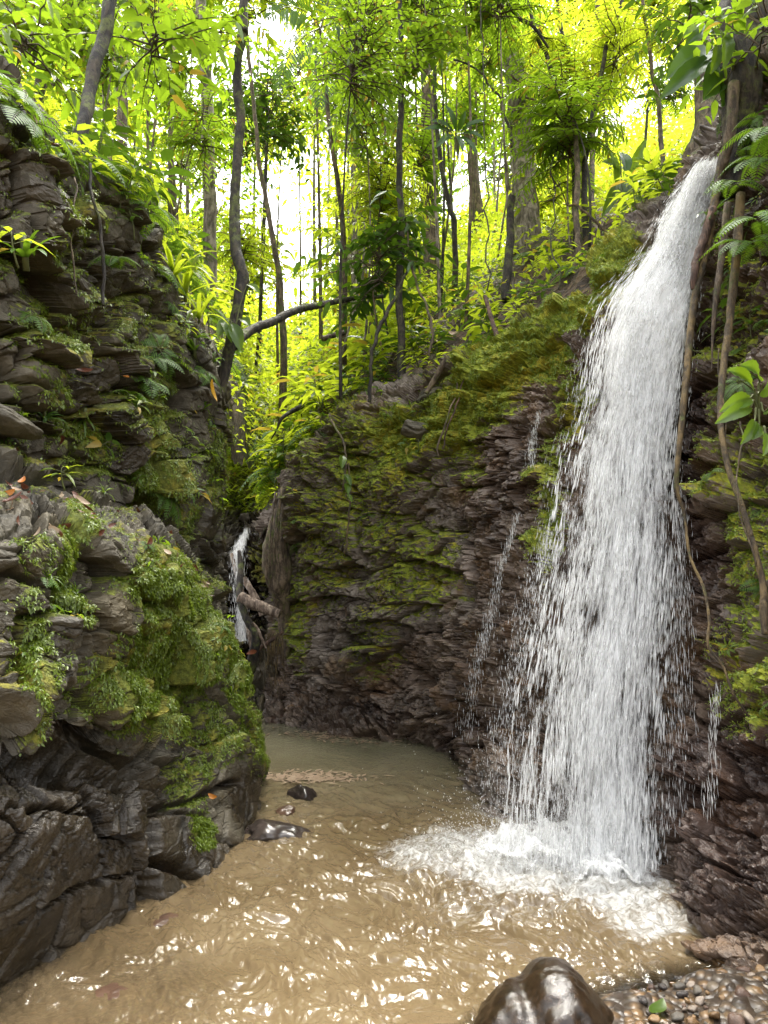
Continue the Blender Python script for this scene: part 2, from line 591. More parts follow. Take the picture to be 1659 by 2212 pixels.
M['water'] = water_material()
M['bed'] = bed_material()

# ------------------------------------------------------------------ rock faces
def blobs(gx, gy, lst):
    o = np.zeros_like(gx)
    for x, y, rx, ry, s in lst:
        d = ((gx - x) / rx) ** 2 + ((gy - y) / ry) ** 2
        o = np.maximum(o, s * np.clip(1.25 - d, 0, 1))
    return o


def blocks(V, n, a, h, w, amp, seed, crack=0.016, tilt=0.5):
    s = V @ n / h + seed * 3.7
    k = np.floor(s)
    f = s - k
    t = V @ a / (w * (0.6 + 0.9 * h1(k, seed + 1))) + h1(k, seed) * 50
    j = np.floor(t)
    q = t - j
    val = h2(k, j, seed) - 0.5
    tl = (h2(k, j, seed + 5) - 0.5) * (q - 0.5) * 0.8 + (f - 0.5) * tilt
    e = np.minimum(np.minimum(f, 1 - f) * h, np.minimum(q, 1 - q) * w)
    ck = np.exp(-(e / crack) ** 2) * (0.25 + 0.75 * h2(k, j, seed + 9))
    return amp * (val + tl) - ck * amp * 0.8


def worley(q, seed):
    """nearest random cell: hash of the cell, offset from its centre, distance to the border"""
    base = np.floor(q).astype(np.int64)
    shp = q.shape[:-1]
    f1 = np.full(shp, 9.0)
    f2 = np.full(shp, 9.0)
    hid = np.zeros(shp)
    vec = np.zeros(q.shape)
    for dx in (-1, 0, 1):
        for dy in (-1, 0, 1):
            for dz in (-1, 0, 1):
                c = base + np.array([dx, dy, dz])
                k = PERM[(PERM[(PERM[c[..., 0] & 255] + c[..., 1]) & 255] + c[..., 2] + seed) & 255]
                ce = c + 0.5 + GR[k] * 0.42
                dv = q - ce
                dd = np.sqrt(np.sum(dv * dv, -1))
                new = dd < f1
                f2 = np.where(new, f1, np.minimum(f2, dd))
                f1 = np.where(new, dd, f1)
                hid = np.where(new, k, hid)
                vec = np.where(new[..., None], dv, vec)
    return hid.astype(int), vec, f2 - f1


def facets(Q, n, a, size, amp, tilt, seed, crack=0.05):
    """fractured rock: every cell is a flat tilted face standing in or out of its neighbours"""
    b = np.cross(n, a)
    q = np.stack([Q @ a / size[0], Q @ b / size[1], Q @ n / size[2]], -1) + seed * 5.3
    k, v, e = worley(q, seed)
    d = amp * (h1(k, seed) - 0.5) + amp * tilt * np.sum(v * GR[(k + 77) & 255], -1) * 1.6
    return d - amp * 0.7 * np.exp(-(e / crack) ** 2) * (0.3 + 0.7 * h1(k, seed + 3))


def grooves(gx, gy, lst):
    """deep joints in the rock along lines given in survey pixels"""
    o = np.zeros_like(gx)
    wob = 5 * perlin(np.stack([gx / 17, gy / 17, 0 * gx], -1))
    for pts, wd, dp in lst:
        for (x0, y0), (x1, y1) in zip(pts[:-1], pts[1:]):
            t = np.clip(((gx - x0) * (x1 - x0) + (gy - y0) * (y1 - y0)) / ((x1 - x0) ** 2 + (y1 - y0) ** 2), 0, 1)
            e = np.hypot(gx - x0 - t * (x1 - x0) + wob, gy - y0 - t * (y1 - y0) + wob)
            o = np.maximum(o, dp * np.exp(-(e / wd) ** 2))
    return o


def rock_face(name, ctrl, h, w, n, a, layers, big, seed, moss, wet, mat, fade=None, cracks=None):
    gd = grid(ctrl, h, w)
    gx, gy = gd[..., 0], gd[..., 1]
    B = P(gx, gy, gd[..., 2])
    N = grid_normals(cr_smooth(B), np.array([0, 0, CAM_Z]))
    n = nrm(np.asarray(n, float))
    a = nrm(np.asarray(a, float))
    warp = np.stack([fbm(B, 1.1, 3, off=seed * 9.1 + c * 31) for c in range(3)], -1) * 0.10
    warp += np.stack([fbm(B, 6, 3, off=seed * 5.1 + c * 17) for c in range(3)], -1) * 0.018
    Q = B + warp
    d = big * fbm(B, 0.8, 3, off=seed * 3.3)
    for i, (lh, lw, amp) in enumerate(layers):
        if isinstance(lw, tuple):
            d = d + facets(Q, n, a, lw, amp, lh, int(seed) + i)
        else:
            d = d + blocks(Q, n, a, lh, lw, amp, seed + i * 1.37, crack=min(0.02, lh * 0.16))
    d = d + 0.012 * ridged(Q * np.array([1, 1, 1.8]), 6, 4, off=seed) + 0.010 * fbm(Q, 19, 4, 0.6)
    if fade is not None:
        d = d * fade(gx, gy)
    if cracks:
        d = d - grooves(gx, gy, cracks)
    V = B + N * d[..., None]
    N2 = grid_normals(V, np.array([0, 0, CAM_Z]))
    mo = blobs(gx, gy, moss)
    mo = mo + (0.09 + 0.17 * fbm(B, 1.3, 3, off=3)) * (mat is M['rock']) * sstep(1800, 1500, gy)
    mo = mo + 0.30 * np.clip(N2[..., 2], -0.6, 1) * (mo > 0.05) + 0.22 * np.clip(N2[..., 2], 0, 1)
    we = blobs(gx, gy, wet)
    mb = MB().add(V, [grid_faces(h, w)])
    o = mb.obj(name, mat, None, False)
    attr(o.data, 'moss', mo)
    attr(o.data, 'wet', we)
    tag(o, kind='structure')
    return dict(V=V, N=N2, gx=gx, gy=gy, moss=mo, obj=o)


def cr_smooth(B):
    """light blur so that base normals do not kink"""
    B = B.copy()
    for _ in range(6):
        B[1:-1] = 0.25 * B[:-2] + 0.5 * B[1:-1] + 0.25 * B[2:]
        B[:, 1:-1] = 0.25 * B[:, :-2] + 0.5 * B[:, 1:-1] + 0.25 * B[:, 2:]
    return B


def shore(row, z=0.0):
    """(x, y) on the waterline -> (x, y, Y)"""
    return [(x, y, float(PW(x, y, z)[1])) for x, y in row]


wl_near = shore([(-300, 2380), (0, 2150), (150, 2050), (310, 1955), (400, 1905), (495, 1855), (545, 1745), (552, 1668)])
near_ctrl = [
    [(-300, 960, 3.5), (0, 1000, 4.0), (150, 1070, 4.5), (300, 1130, 5.1), (400, 1190, 5.8), (455, 1280, 6.4), (490, 1370, 7.0), (500, 1500, 8.4)],
    [(-300, 1110, 2.75), (0, 1140, 3.2), (150, 1150, 3.6), (300, 1185, 4.2), (400, 1235, 4.8), (452, 1315, 5.4), (480, 1395, 6.0), (490, 1500, 7.8)],
    [(-300, 1250, 2.7), (0, 1250, 3.1), (150, 1250, 3.5), (300, 1265, 4.1), (400, 1290, 4.7), (458, 1350, 5.3), (492, 1420, 5.9), (490, 1520, 7.7)],
    [(-300, 1400, 2.7), (0, 1400, 3.1), (150, 1400, 3.5), (300, 1400, 4.1), (400, 1410, 4.7), (470, 1440, 5.2), (520, 1490, 5.8), (500, 1560, 7.5)],
    [(-300, 1560, 2.6), (0, 1560, 3.0), (150, 1560, 3.45), (300, 1560, 4.1), (400, 1550, 4.7), (492, 1545, 5.2), (548, 1560, 5.9), (520, 1590, 7.6)],
    [(-300, 1650, 2.85), (0, 1650, 3.2), (150, 1640, 3.65), (300, 1640, 4.2), (400, 1640, 4.7), (492, 1640, 5.1), (552, 1610, 6.0), (530, 1620, 7.6)],
    [(-300, 1800, 2.6), (0, 1800, 2.9), (150, 1780, 3.35), (300, 1770, 4.0), (400, 1760, 4.5), (500, 1740, 5.0), (556, 1680, 6.1), (545, 1645, 7.5)],
    wl_near,
    [(x, y + 90, Y) for x, y, Y in wl_near],
]
NEAR_MOSS = [(370, 1400, 115, 200, 1.0), (160, 1230, 45, 140, 0.9), (330, 1270, 80, 90, 0.9), (520, 1420, 45, 120, 0.75), (555, 1600, 40, 90, 0.6),
             (480, 1560, 80, 90, 0.4), (430, 1800, 40, 50, 0.7), (270, 1480, 90, 120, 0.75), (400, 1690, 60, 60, 0.35), (60, 1200, 60, 50, 0.4), (40, 1430, 30, 200, 0.4)]
NEAR_WET = [(100, 1900, 360, 380, 0.85), (60, 1420, 130, 260, 0.5), (430, 1850, 130, 80, 0.7), (530, 1720, 50, 90, 0.8), (150, 1640, 180, 80, 0.5)]
NEAR_CRACKS = [([(0, 1600), (90, 1590), (180, 1610), (270, 1660), (318, 1740), (322, 1850), (320, 1960)], 9, 0.16), ([(60, 1640), (170, 1655), (250, 1690)], 22, 0.16),
               ([(322, 1750), (400, 1735), (500, 1690)], 7, 0.10), ([(325, 1860), (380, 1880), (420, 1910)], 12, 0.14), ([(400, 1640), (395, 1740)], 6, 0.08), ([(190, 1480), (195, 1330), (205, 1200)], 7, 0.10),
               ([(15, 1500), (20, 1340), (100, 1320), (190, 1330)], 8, 0.12), ([(160, 1720), (110, 1880), (60, 2000)], 4, 0.05), ([(230, 1780), (240, 1900)], 4, 0.05), ([(120, 1950), (240, 1900), (320, 1880)], 4, 0.05), ([(0, 1760), (120, 1740), (200, 1760)], 4, 0.05), ([(430, 1420), (450, 1520), (440, 1640)], 6, 0.07)]
near = rock_face('cliff_near', near_ctrl, 620, 440, (0.18, -0.1, 1), (0.5, 0.85, 0.1),
                 [(0.5, (0.55, 0.6, 0.42), 0.20), (0.45, (0.36, 0.32, 0.30), 0.055), (0.6, (0.11, 0.10, 0.08), 0.018)], 0.08, 2.0, NEAR_MOSS, NEAR_WET, M['rock'],
                 lambda gx, gy: (0.30 + 0.70 * sstep(1950, 1600, gy - 0.35 * (300 - gx))) * (1 - 0.4 * sstep(440, 540, gx)), NEAR_CRACKS)

left_top = [(-300, -60, 3.4), (0, 190, 3.9), (80, 290, 4.2), (160, 372, 4.6), (290, 430, 5.3), (332, 545, 5.9), (390, 690, 6.4), (455, 775, 6.9), (490, 870, 7.4), (470, 900, 9)]
left_ctrl = [
    [(x, y - 25, Y + 0.8) for x, y, Y in left_top],
    left_top,
    [(-300, 300, 3.3), (0, 420, 3.8), (80, 480, 4.1), (160, 540, 4.5), (260, 600, 5.2), (320, 690, 5.7), (390, 790, 6.2), (445, 855, 6.7), (478, 930, 7.3), (462, 950, 9)],
    [(-300, 650, 3.35), (0, 700, 3.9), (80, 720, 4.25), (160, 750, 4.6), (260, 790, 5.2), (320, 850, 5.7), (390, 910, 6.2), (440, 965, 6.8), (474, 1010, 7.4), (460, 1020, 9)],
    [(-300, 900, 3.4), (0, 930, 3.95), (80, 950, 4.3), (160, 980, 4.7), (260, 1000, 5.2), (330, 1030, 5.5), (390, 1060, 6.1), (440, 1090, 6.8), (474, 1120, 7.5), (460, 1120, 9)],
    [(-300, 1150, 3.7), (0, 1150, 4.2), (80, 1170, 4.5), (160, 1190, 5.0), (260, 1210, 5.5), (330, 1240, 5.9), (400, 1270, 6.4), (450, 1300, 7.0), (482, 1330, 7.6), (468, 1330, 9)],
    [(-300, 1400, 3.9), (0, 1400, 4.4), (80, 1420, 4.7), (160, 1440, 5.2), (260, 1460, 5.7), (330, 1490, 6.2), (400, 1520, 6.8), (455, 1560, 7.4), (492, 1600, 8.0), (480, 1600, 9.3)],
]
LEFT_MOSS = [(330, 1030, 55, 110, 1.0), (300, 900, 60, 90, 0.55), (360, 850, 40, 120, 0.5), (120, 730, 120, 110, 0.45), (80, 560, 110, 60, 0.35), (180, 960, 60, 80, 0.5),
             (300, 700, 60, 120, 0.35), (460, 1000, 40, 130, 0.4), (380, 1130, 50, 50, 0.6), (30, 330, 60, 60, 0.3), (180, 470, 90, 60, 0.35), (60, 850, 80, 50, 0.4)]
LEFT_WET = [(200, 850, 90, 120, 0.6), (450, 1150, 60, 150, 0.5), (60, 420, 120, 60, 0.5), (250, 980, 50, 80, 0.6), (180, 600, 80, 80, 0.5)]
left = rock_face('cliff_left', left_ctrl, 520, 470, (-0.42, 0.1, 1), (0.5, 0.85, -0.2),
                 [(0.6, (0.6, 0.6, 0.42), 0.22), (0.7, (0.34, 0.32, 0.24), 0.14), (0.7, (0.13, 0.13, 0.10), 0.040)], 0.08, 5.0, LEFT_MOSS, LEFT_WET, M['rock'],
                 lambda gx, gy: (1 - 0.55 * sstep(350, 470, gx)) * (1 - 0.45 * sstep(150, 20, gy - np.interp(gx, [-300, 0, 80, 160, 290, 332, 390, 455], [-60, 190, 290, 372, 430, 545, 690, 775]))))

wall_top = [(550, 1150, 11.5), (596, 1120, 10.0), (640, 1010, 9.5), (690, 945, 9.2), (760, 895, 8.8), (850, 855, 8.4), (940, 800, 8.0), (1020, 775, 7.4), (1110, 725, 6.8), (1190, 690, 6.4),
            (1290, 605, 6.0), (1390, 505, 5.8), (1480, 425, 5.75), (1560, 330, 5.45), (1640, 180, 5.0), (1760, 0, 4.7), (1950, -150, 4.3), (2500, -500, 3.4)]
wall_ctrl = [
    [(x, y - 12, Y + 0.7) for x, y, Y in wall_top],
    wall_top,
    [(560, 1210, 11.3), (606, 1190, 9.9), (640, 1110, 9.4), (690, 1080, 9.1), (760, 1050, 8.7), (850, 1030, 8.2), (940, 1000, 7.7), (1020, 975, 7.1), (1110, 930, 6.4), (1200, 880, 6.0),
     (1290, 810, 5.65), (1390, 740, 5.45), (1475, 690, 5.4), (1550, 620, 5.1), (1640, 560, 4.7), (1750, 500, 4.35), (1950, 450, 3.9), (2500, 250, 2.9)],
    [(565, 1310, 11.2), (612, 1290, 9.9), (650, 1260, 9.4), (695, 1240, 9.1), (770, 1220, 8.7), (850, 1195, 8.3), (940, 1170, 7.8), (1020, 1150, 7.2), (1110, 1110, 6.4), (1200, 1070, 5.8),
     (1290, 1040, 5.35), (1390, 1020, 5.15), (1470, 1010, 5.05), (1550, 990, 4.75), (1640, 960, 4.4), (1750, 930, 4.05), (1950, 900, 3.6), (2500, 850, 2.6)],
    [(570, 1420, 11), (612, 1405, 10.0), (650, 1400, 9.5), (695, 1395, 9.2), (770, 1390, 8.8), (850, 1385, 8.4), (940, 1370, 7.8), (1010, 1360, 7.1), (1090, 1340, 6.3), (1180, 1310, 5.6),
     (1290, 1290, 5.15), (1390, 1290, 4.95), (1470, 1290, 4.8), (1550, 1290, 4.5), (1640, 1290, 4.15), (1750, 1290, 3.8), (1950, 1290, 3.3), (2500, 1300, 2.3)],
    [(575, 1500, 10.4), (615, 1500, 9.8), (655, 1500, 9.4), (700, 1505, 9.1), (775, 1512, 8.7), (850, 1515, 8.3), (935, 1525, 7.7), (1000, 1530, 7.0), (1065, 1540, 6.2), (1150, 1560, 5.5),
     (1280, 1590, 4.95), (1390, 1610, 4.7), (1470, 1620, 4.45), (1550, 1640, 4.15), (1640, 1660, 3.85), (1750, 1690, 3.5), (1950, 1720, 3.0), (2500, 1850, 2.1)],
]
wl_wall = shore([(585, 1556), (615, 1562), (650, 1572), (700, 1588), (775, 1594), (850, 1600), (935, 1612), (1003, 1635), (1045, 1705), (1115, 1800),
                 (1260, 1850), (1385, 1875), (1450, 1925), (1500, 1985), (1570, 2045), (1680, 2125), (1950, 2280), (2500, 2620)])
wall_ctrl += [wl_wall, [(x, y + 90, Y) for x, y, Y in wl_wall]]
WALL_MOSS = [(960, 900, 90, 110, 0.9), (760, 980, 60, 130, 0.62), (1010, 1000, 30, 90, 0.5), (830, 1120, 60, 90, 0.5), (820, 1000, 130, 110, 0.62), (900, 1230, 120, 110, 0.52), (1120, 760, 120, 70, 1.2), (1040, 830, 75, 90, 1.1), (880, 940, 110, 80, 0.95), (1335, 590, 95, 100, 1.25),
             (1230, 870, 60, 100, 0.7), (1190, 1130, 40, 130, 0.7), (1235, 675, 100, 65, 1.2), (700, 1150, 80, 170, 0.48), (760, 1100, 70, 120, 0.48), (1620, 1150, 70, 330, 0.55), (1560, 1000, 40, 90, 0.5), (1640, 1480, 60, 120, 0.6),
             (1180, 1000, 45, 90, 0.55), (640, 1330, 40, 130, 0.5), (1600, 700, 90, 260, 0.48), (1560, 1450, 60, 130, 0.42), (800, 1390, 60, 90, 0.3), (690, 1000, 60, 60, 0.5)]
WALL_WET = [(1000, 1500, 260, 180, 1.0), (1080, 1050, 120, 220, 0.8), (1250, 1300, 260, 700, 1.0), (1480, 1100, 120, 700, 0.9), (800, 1530, 200, 80, 1.0), (1580, 1780, 220, 380, 1.5), (1500, 1000, 70, 500, 1.4), (1640, 600, 120, 400, 1.3), (1030, 1580, 120, 90, 1.3), (750, 1550, 200, 60, 1.2), (620, 1500, 60, 120, 0.7)]
wall = rock_face('cliff_right', wall_ctrl, 660, 860, (0.10, 0.12, 1), (0.75, -0.65, 0),
                 [(0.6, (0.8, 0.8, 0.33), 0.17), (0.7, (0.30, 0.28, 0.20), 0.085), (0.8, (0.11, 0.10, 0.075), 0.040), (0.9, (0.05, 0.05, 0.04), 0.014)], 0.10, 8.0, WALL_MOSS, WALL_WET, M['wall'])

# ------------------------------------------------------------------ forest ground beyond the walls
def hill_sheet(name, ctrl, h, w, amp, mossv):
    gd = grid(ctrl, h, w)
    V = P(gd[..., 0], gd[..., 1], gd[..., 2])
    V = V + np.stack([0 * V[..., 0], 0 * V[..., 0], amp * fbm(V, 0.9, 4) + 0.35 * amp * fbm(V, 5, 3)], -1)
    N = grid_normals(V)
    N = np.where(N[..., 2:3] < 0, -N, N)
    o = MB().add(V, [grid_faces(h, w)]).obj(name, M['soil'])
    attr(o.data, 'moss', mossv + 0.4 * sstep(9, 14, V[..., 1]))
    tag(o, kind='structure')
    return dict(V=V, N=N, gx=gd[..., 0], gy=gd[..., 1], obj=o)


hillR = hill_sheet('hill_right', [
    [(555, 1180, 10.6), (690, 965, 9.5), (850, 870, 8.6), (1020, 795, 7.6), (1180, 705, 6.6), (1300, 615, 6.15), (1400, 515, 5.95), (1480, 440, 5.9), (1600, 300, 5.4), (1800, 0, 5.0)],
    [(590, 1020, 12.5), (720, 850, 11), (870, 760, 10), (1030, 680, 9.1), (1180, 600, 8.4), (1300, 530, 7.8), (1400, 460, 7.4), (1490, 395, 7.2), (1620, 260, 7.0), (1800, 0, 6.5)],
    [(610, 880, 17), (760, 745, 15), (900, 660, 14), (1040, 575, 13), (1180, 505, 12), (1300, 450, 11.3), (1400, 405, 10.8), (1490, 350, 10.5), (1650, 220, 10), (1850, 50, 9.5)],
    [(620, 760, 26), (780, 655, 25), (920, 580, 23), (1050, 505, 22), (1190, 440, 20), (1310, 385, 19), (1410, 340, 18), (1520, 290, 17.5), (1700, 180, 17), (1900, 50, 16)],
    [(640, 690, 50), (800, 610, 48), (930, 550, 46), (1060, 470, 44), (1200, 395, 40), (1320, 330, 38), (1420, 280, 36), (1540, 230, 35), (1750, 120, 34), (2000, 0, 32)],
    [(640, 700, 90), (800, 620, 88), (930, 560, 86), (1060, 500, 84), (1200, 430, 80), (1320, 370, 78), (1420, 320, 76), (1540, 270, 75), (1800, 160, 74), (2100, 60, 72)],
], 150, 200, 0.22, 0.35)
hillL = hill_sheet('hill_left', [
    [(-400, -100, 4.0), (0, 175, 4.4), (90, 285, 4.8), (170, 365, 5.2), (285, 440, 5.9), (335, 550, 6.5), (395, 690, 7.0), (455, 780, 7.5), (492, 890, 8.2), (500, 1000, 9.0)],
    [(-400, -50, 6), (0, 170, 6), (100, 270, 6.4), (190, 350, 7.0), (290, 430, 7.6), (360, 540, 8.2), (420, 660, 8.8), (475, 760, 9.4), (515, 880, 10.2), (530, 1000, 10.8)],
    [(-400, 0, 10), (0, 190, 10), (120, 290, 10.5), (220, 370, 11), (320, 450, 11.6), (400, 560, 12.4), (460, 660, 13), (510, 750, 14), (550, 870, 14.6), (565, 980, 14.2)],
    [(-400, 80, 22), (0, 250, 22), (150, 340, 22), (260, 420, 23), (360, 500, 24), (440, 580, 25), (500, 660, 26), (550, 730, 27), (590, 800, 27), (610, 850, 26)],
    [(-400, 150, 50), (0, 330, 50), (150, 410, 50), (270, 480, 50), (380, 550, 50), (460, 610, 50), (530, 660, 50), (580, 700, 50), (620, 730, 50), (650, 750, 50)],
    [(-400, 260, 90), (0, 400, 90), (150, 470, 90), (270, 530, 90), (380, 590, 90), (460, 640, 90), (530, 690, 90), (580, 730, 90), (620, 760, 90), (650, 780, 90)],
], 130, 150, 0.2, 0.35)
gully = rock_face('gully', [
    [(420, 800, 30), (520, 800, 30), (580, 790, 30), (640, 790, 30), (760, 760, 30)],
    [(380, 870, 20), (500, 880, 20), (565, 880, 20), (625, 870, 20), (740, 830, 20)],
    [(360, 940, 15), (490, 960, 15.5), (560, 975, 15.5), (620, 960, 15.5), (740, 900, 14.5)],
    [(360, 1040, 12.3), (490, 1060, 12.8), (545, 1085, 13.2), (605, 1060, 12.8), (720, 1000, 12)],
    [(380, 1130, 10.7), (480, 1135, 11.1), (527, 1146, 11.6), (575, 1145, 11.2), (680, 1100, 10.6)],
    [(390, 1200, 10.2), (480, 1210, 10.6), (520, 1210, 10.9), (570, 1200, 10.8), (680, 1180, 10.4)],
    [(400, 1350, 10.0), (480, 1350, 10.3), (515, 1350, 10.5), (565, 1340, 10.7), (680, 1330, 10.4)],
    [(410, 1480, 9.7), (490, 1490, 9.8), (530, 1490, 9.9), (575, 1490, 10.0), (680, 1490, 10.0)],
    [(410, 1575, 9.3), (490, 1575, 9.3), (530, 1572, 9.35), (585, 1570, 9.4), (680, 1570, 9.5)],
    [(410, 1640, 9.2), (490, 1640, 9.2), (530, 1640, 9.2), (585, 1640, 9.3), (680, 1640, 9.4)],
], 320, 150, (0.1, 0, 1), (1, 0.2, 0), [(0.6, (0.5, 0.5, 0.35), 0.22), (0.7, (0.2, 0.2, 0.12), 0.10), (0.7, (0.08, 0.08, 0.05), 0.04)], 0.13, 12.0,
    [(560, 960, 120, 120, 0.7), (500, 1050, 60, 70, 0.6), (575, 1230, 30, 80, 0.5), (600, 1180, 30, 80, 0.5)],
    [(530, 1300, 60, 200, 0.9), (540, 1150, 40, 50, 0.8)], M['rock'])

_gv = np.concatenate([hillR['V'].reshape(-1, 3)[::3], hillL['V'].reshape(-1, 3)[::3], gully['V'][:130].reshape(-1, 3)[::3]])


def ground_z(x, y):
    d = (_gv[:, 0] - x) ** 2 + (_gv[:, 1] - y) ** 2
    k = np.argsort(d)[:4]
    return float(_gv[k, 2].mean())


# far ground sheet and stream bed
mb = MB()
ang = np.linspace(0, 2 * np.pi, 64, endpoint=False)
rr = np.array([0.01, 3, 8, 20, 60, 150, 400])
gv = np.stack([rr[:, None] * np.cos(ang), 3 + rr[:, None] * np.sin(ang), -0.75 + 0 * rr[:, None] * ang], -1)
i = np.arange(len(rr) * 64).reshape(len(rr), 64)
j = np.roll(i, -1, 1)
mb.add(gv, [np.stack([i[:-1], j[:-1], j[1:], i[1:]], -1).reshape(-1, 4)])
gnd = mb.obj('ground', M['soil'])
attr(gnd.data, 'moss', np.full(len(rr) * 64, 0.3))
tag(gnd, kind='structure')


def bed_z(x, y):
    """height of the stream bed: deep in the pool, rising to the gravel bank at the near right"""
    bank = sstep(-0.38, 0.28, 2.98 + 0.42 * (x - 0.33) - y) * sstep(0.0, 0.35, x)
    left_shoal = sstep(1.4, 0.3, np.hypot(x + 1.15, (y - 2.9) * 0.8))
    z = -0.30 - 0.25 * sstep(5, 7.5, y) + 0.34 * bank + 0.19 * left_shoal
    rear = sstep(-0.25, -0.9, x) * sstep(6.3, 5.6, y) * sstep(4.3, 5.0, y)
    return z + 0.05 * rear


bx, by = np.meshgrid(np.linspace(-5, 5, 330), np.linspace(-2.5, 11, 380))
bz = bed_z(bx, by)
bp = np.stack([bx, by, bz], -1)
bz = bz + 0.045 * fbm(bp * [1, 1, 0], 4, 4) + 0.015 * ridged(bp * [1, 1, 0], 12, 3)
bed = MB().add(np.stack([bx, by, bz], -1), [grid_faces(380, 330)]).obj('terrain_bed', M['bed'])
tag(bed, kind='structure')

# ------------------------------------------------------------------ water surface
wy = np.concatenate([np.linspace(1500, 1640, 90, endpoint=False), np.linspace(1640, 2400, 400), np.linspace(2420, 4200, 60)])
wx = np.linspace(-500, 2150, 900)
gx, gy = np.meshgrid(wx, wy)
W0 = PW(gx, gy, 0.0)
X, Y = W0[..., 0], W0[..., 1]
flow = np.stack([X * 0.85 + Y * 0.5, (Y - X * 0.35) * 0.55, 0 * X], -1)
near_fall = np.exp(-(((X - 0.85) / 1.1) ** 2 + ((Y - 4.35) / 0.9) ** 2))
calm = sstep(5.6, 7.2, Y)
wq = flow + 0.13 * np.stack([fbm(flow, 2.5, 2), fbm(flow, 2.5, 2, off=9), 0 * X], -1)
wv = fbm(flow, 2.0, 2) * 0.6 + fbm(wq, 5.5, 2, 0.5) * 0.8 + ridged(wq + 3, 8.0, 3) * 0.42 + fbm(wq, 16, 3, 0.6) * 0.42 + 0.28
amp = (0.027 - 0.023 * calm) + 0.022 * near_fall
lm = fbm(np.stack([X, Y, 0 * X], -1), 7, 4)
Z = amp * (wv - 0.7) + 0.05 * near_fall * np.clip(0.4 + lm, 0, 2) * sstep(0.45, 0.9, near_fall)
foam = blobs(gx, gy, [(1180, 1860, 260, 90, 1.0), (1330, 1920, 150, 66, 0.95), (1010, 1840, 230, 70, 0.72), (1400, 1985, 120, 45, 0.75), (1130, 1950, 300, 60, 0.42), (1100, 1740, 120, 70, 0.45), (900, 1880, 180, 60, 0.35), (700, 2010, 320, 90, 0.10)])
foam = foam + 0.10 * np.clip(wv - 0.75, 0, 1)
shallow = 0.92 * sstep(-0.17, -0.02, bed_z(X, Y)) + 0.0 * X
mb = MB().add(np.stack([X, Y, Z], -1), [grid_faces(len(wy), len(wx))])
wat = mb.obj('water', M['water'])
attr(wat.data, 'foam', foam)
attr(wat.data, 'shallow', np.clip(shallow * (1 - sstep(0.2, 0.5, foam)), 0, 1))
attr(wat.data, 'deep', np.clip(0.85 * sstep(4.6, 8.6, Y + 0.5 * lm), 0, 1))
tag(wat, kind='structure')
import bmesh

# ------------------------------------------------------------------ waterfall
FALL = np.array([  # left x, right x, y, distance
    (1508, 1560, 350, 5.42), (1470, 1550, 400, 5.42), (1428, 1535, 470, 5.40), (1378, 1518, 560, 5.32), (1305, 1505, 650, 5.20), (1268, 1492, 760, 5.12),
    (1250, 1480, 870, 5.06), (1215, 1468, 1000, 4.98), (1190, 1462, 1150, 4.88), (1158, 1455, 1300, 4.80), (1128, 1442, 1450, 4.72), (1108, 1434, 1600, 4.65),
    (1098, 1430, 1750, 4.58), (1096, 1428, 1880, 4.50)], float)


def fall_at(u, v, off):
    q = cr(FALL, 400)[np.clip((np.asarray(v) * 399).astype(int), 0, 399)]
    u = np.asarray(u)
    dep = q[:, 3] + 0.28 * (1 - u) * sstep(0.1, 0.5, v) - off - 0.10
    return P(q[:, 0] * (1 - u) + q[:, 1] * u, q[:, 2], dep)


def fall_dens(u, v):
    edge = sstep(-0.06, 0.24, u) * sstep(1.02, 0.86, u)
    core = np.exp(-((u - 0.60) / 0.30) ** 2)
    gap = 0.10 * np.exp(-((u - 0.33) / 0.12) ** 2) * sstep(0.55, 0.8, v)
    return edge * (0.38 + 0.12 * core + 0.30 * sstep(0.62, 0.02, v) + 0.06 * sstep(0.85, 1.0, v)) - gap + 0.03 - 0.08 * (1 - edge)


fall_root = empty('waterfall', P(1260, 1870, 4.5) * [1, 1, 0])
tag(fall_root, 'tall white waterfall plunging down the dark right hand rock wall', 'waterfall')


def put(mb, name, mats, root, smooth=True):
    o = mb.obj(name, mats, root, smooth)
    o.matrix_parent_inverse = root.matrix_basis.inverted() if False else o.matrix_parent_inverse
    co = np.empty(len(o.data.vertices) * 3, np.float32)
    o.data.vertices.foreach_get('co', co)
    co = co.reshape(-1, 3) - np.array(root.location, np.float32)
    o.data.vertices.foreach_set('co', co.ravel())
    o.data.update()
    return o


for s_i, off in enumerate((0.0, 0.09, 0.18)):
    hv, wv_ = 260, 90
    vv, uu = np.meshgrid(np.linspace(0, 1, hv), np.linspace(-0.03, 1.03, wv_), indexing='ij')
    V = fall_at(uu.ravel(), vv.ravel(), off).reshape(hv, wv_, 3)
    V = V + np.array([0.3, -1, 0]) * (0.05 * fbm(V * [2.2, 2.2, 0.5], 2.3, 4, off=s_i * 5))[..., None]
    o = put(MB().add(V, [grid_faces(hv, wv_)]), 'water_sheet', M['sheet'], fall_root)
    uvl = o.data.uv_layers.new(name='UVMap')
    li = np.empty(len(o.data.loops), np.int32)
    o.data.loops.foreach_get('vertex_index', li)
    uv = np.stack([uu.ravel() * (0.35 + 0.65 * sstep(0, 0.5, vv.ravel())) + s_i * 0.37, vv.ravel() * 2.6 + s_i * 1.7], -1)
    uvl.data.foreach_set('uv', uv[li].astype(np.float32).ravel())
    attr(o.data, 'dens', fall_dens(uu, vv))


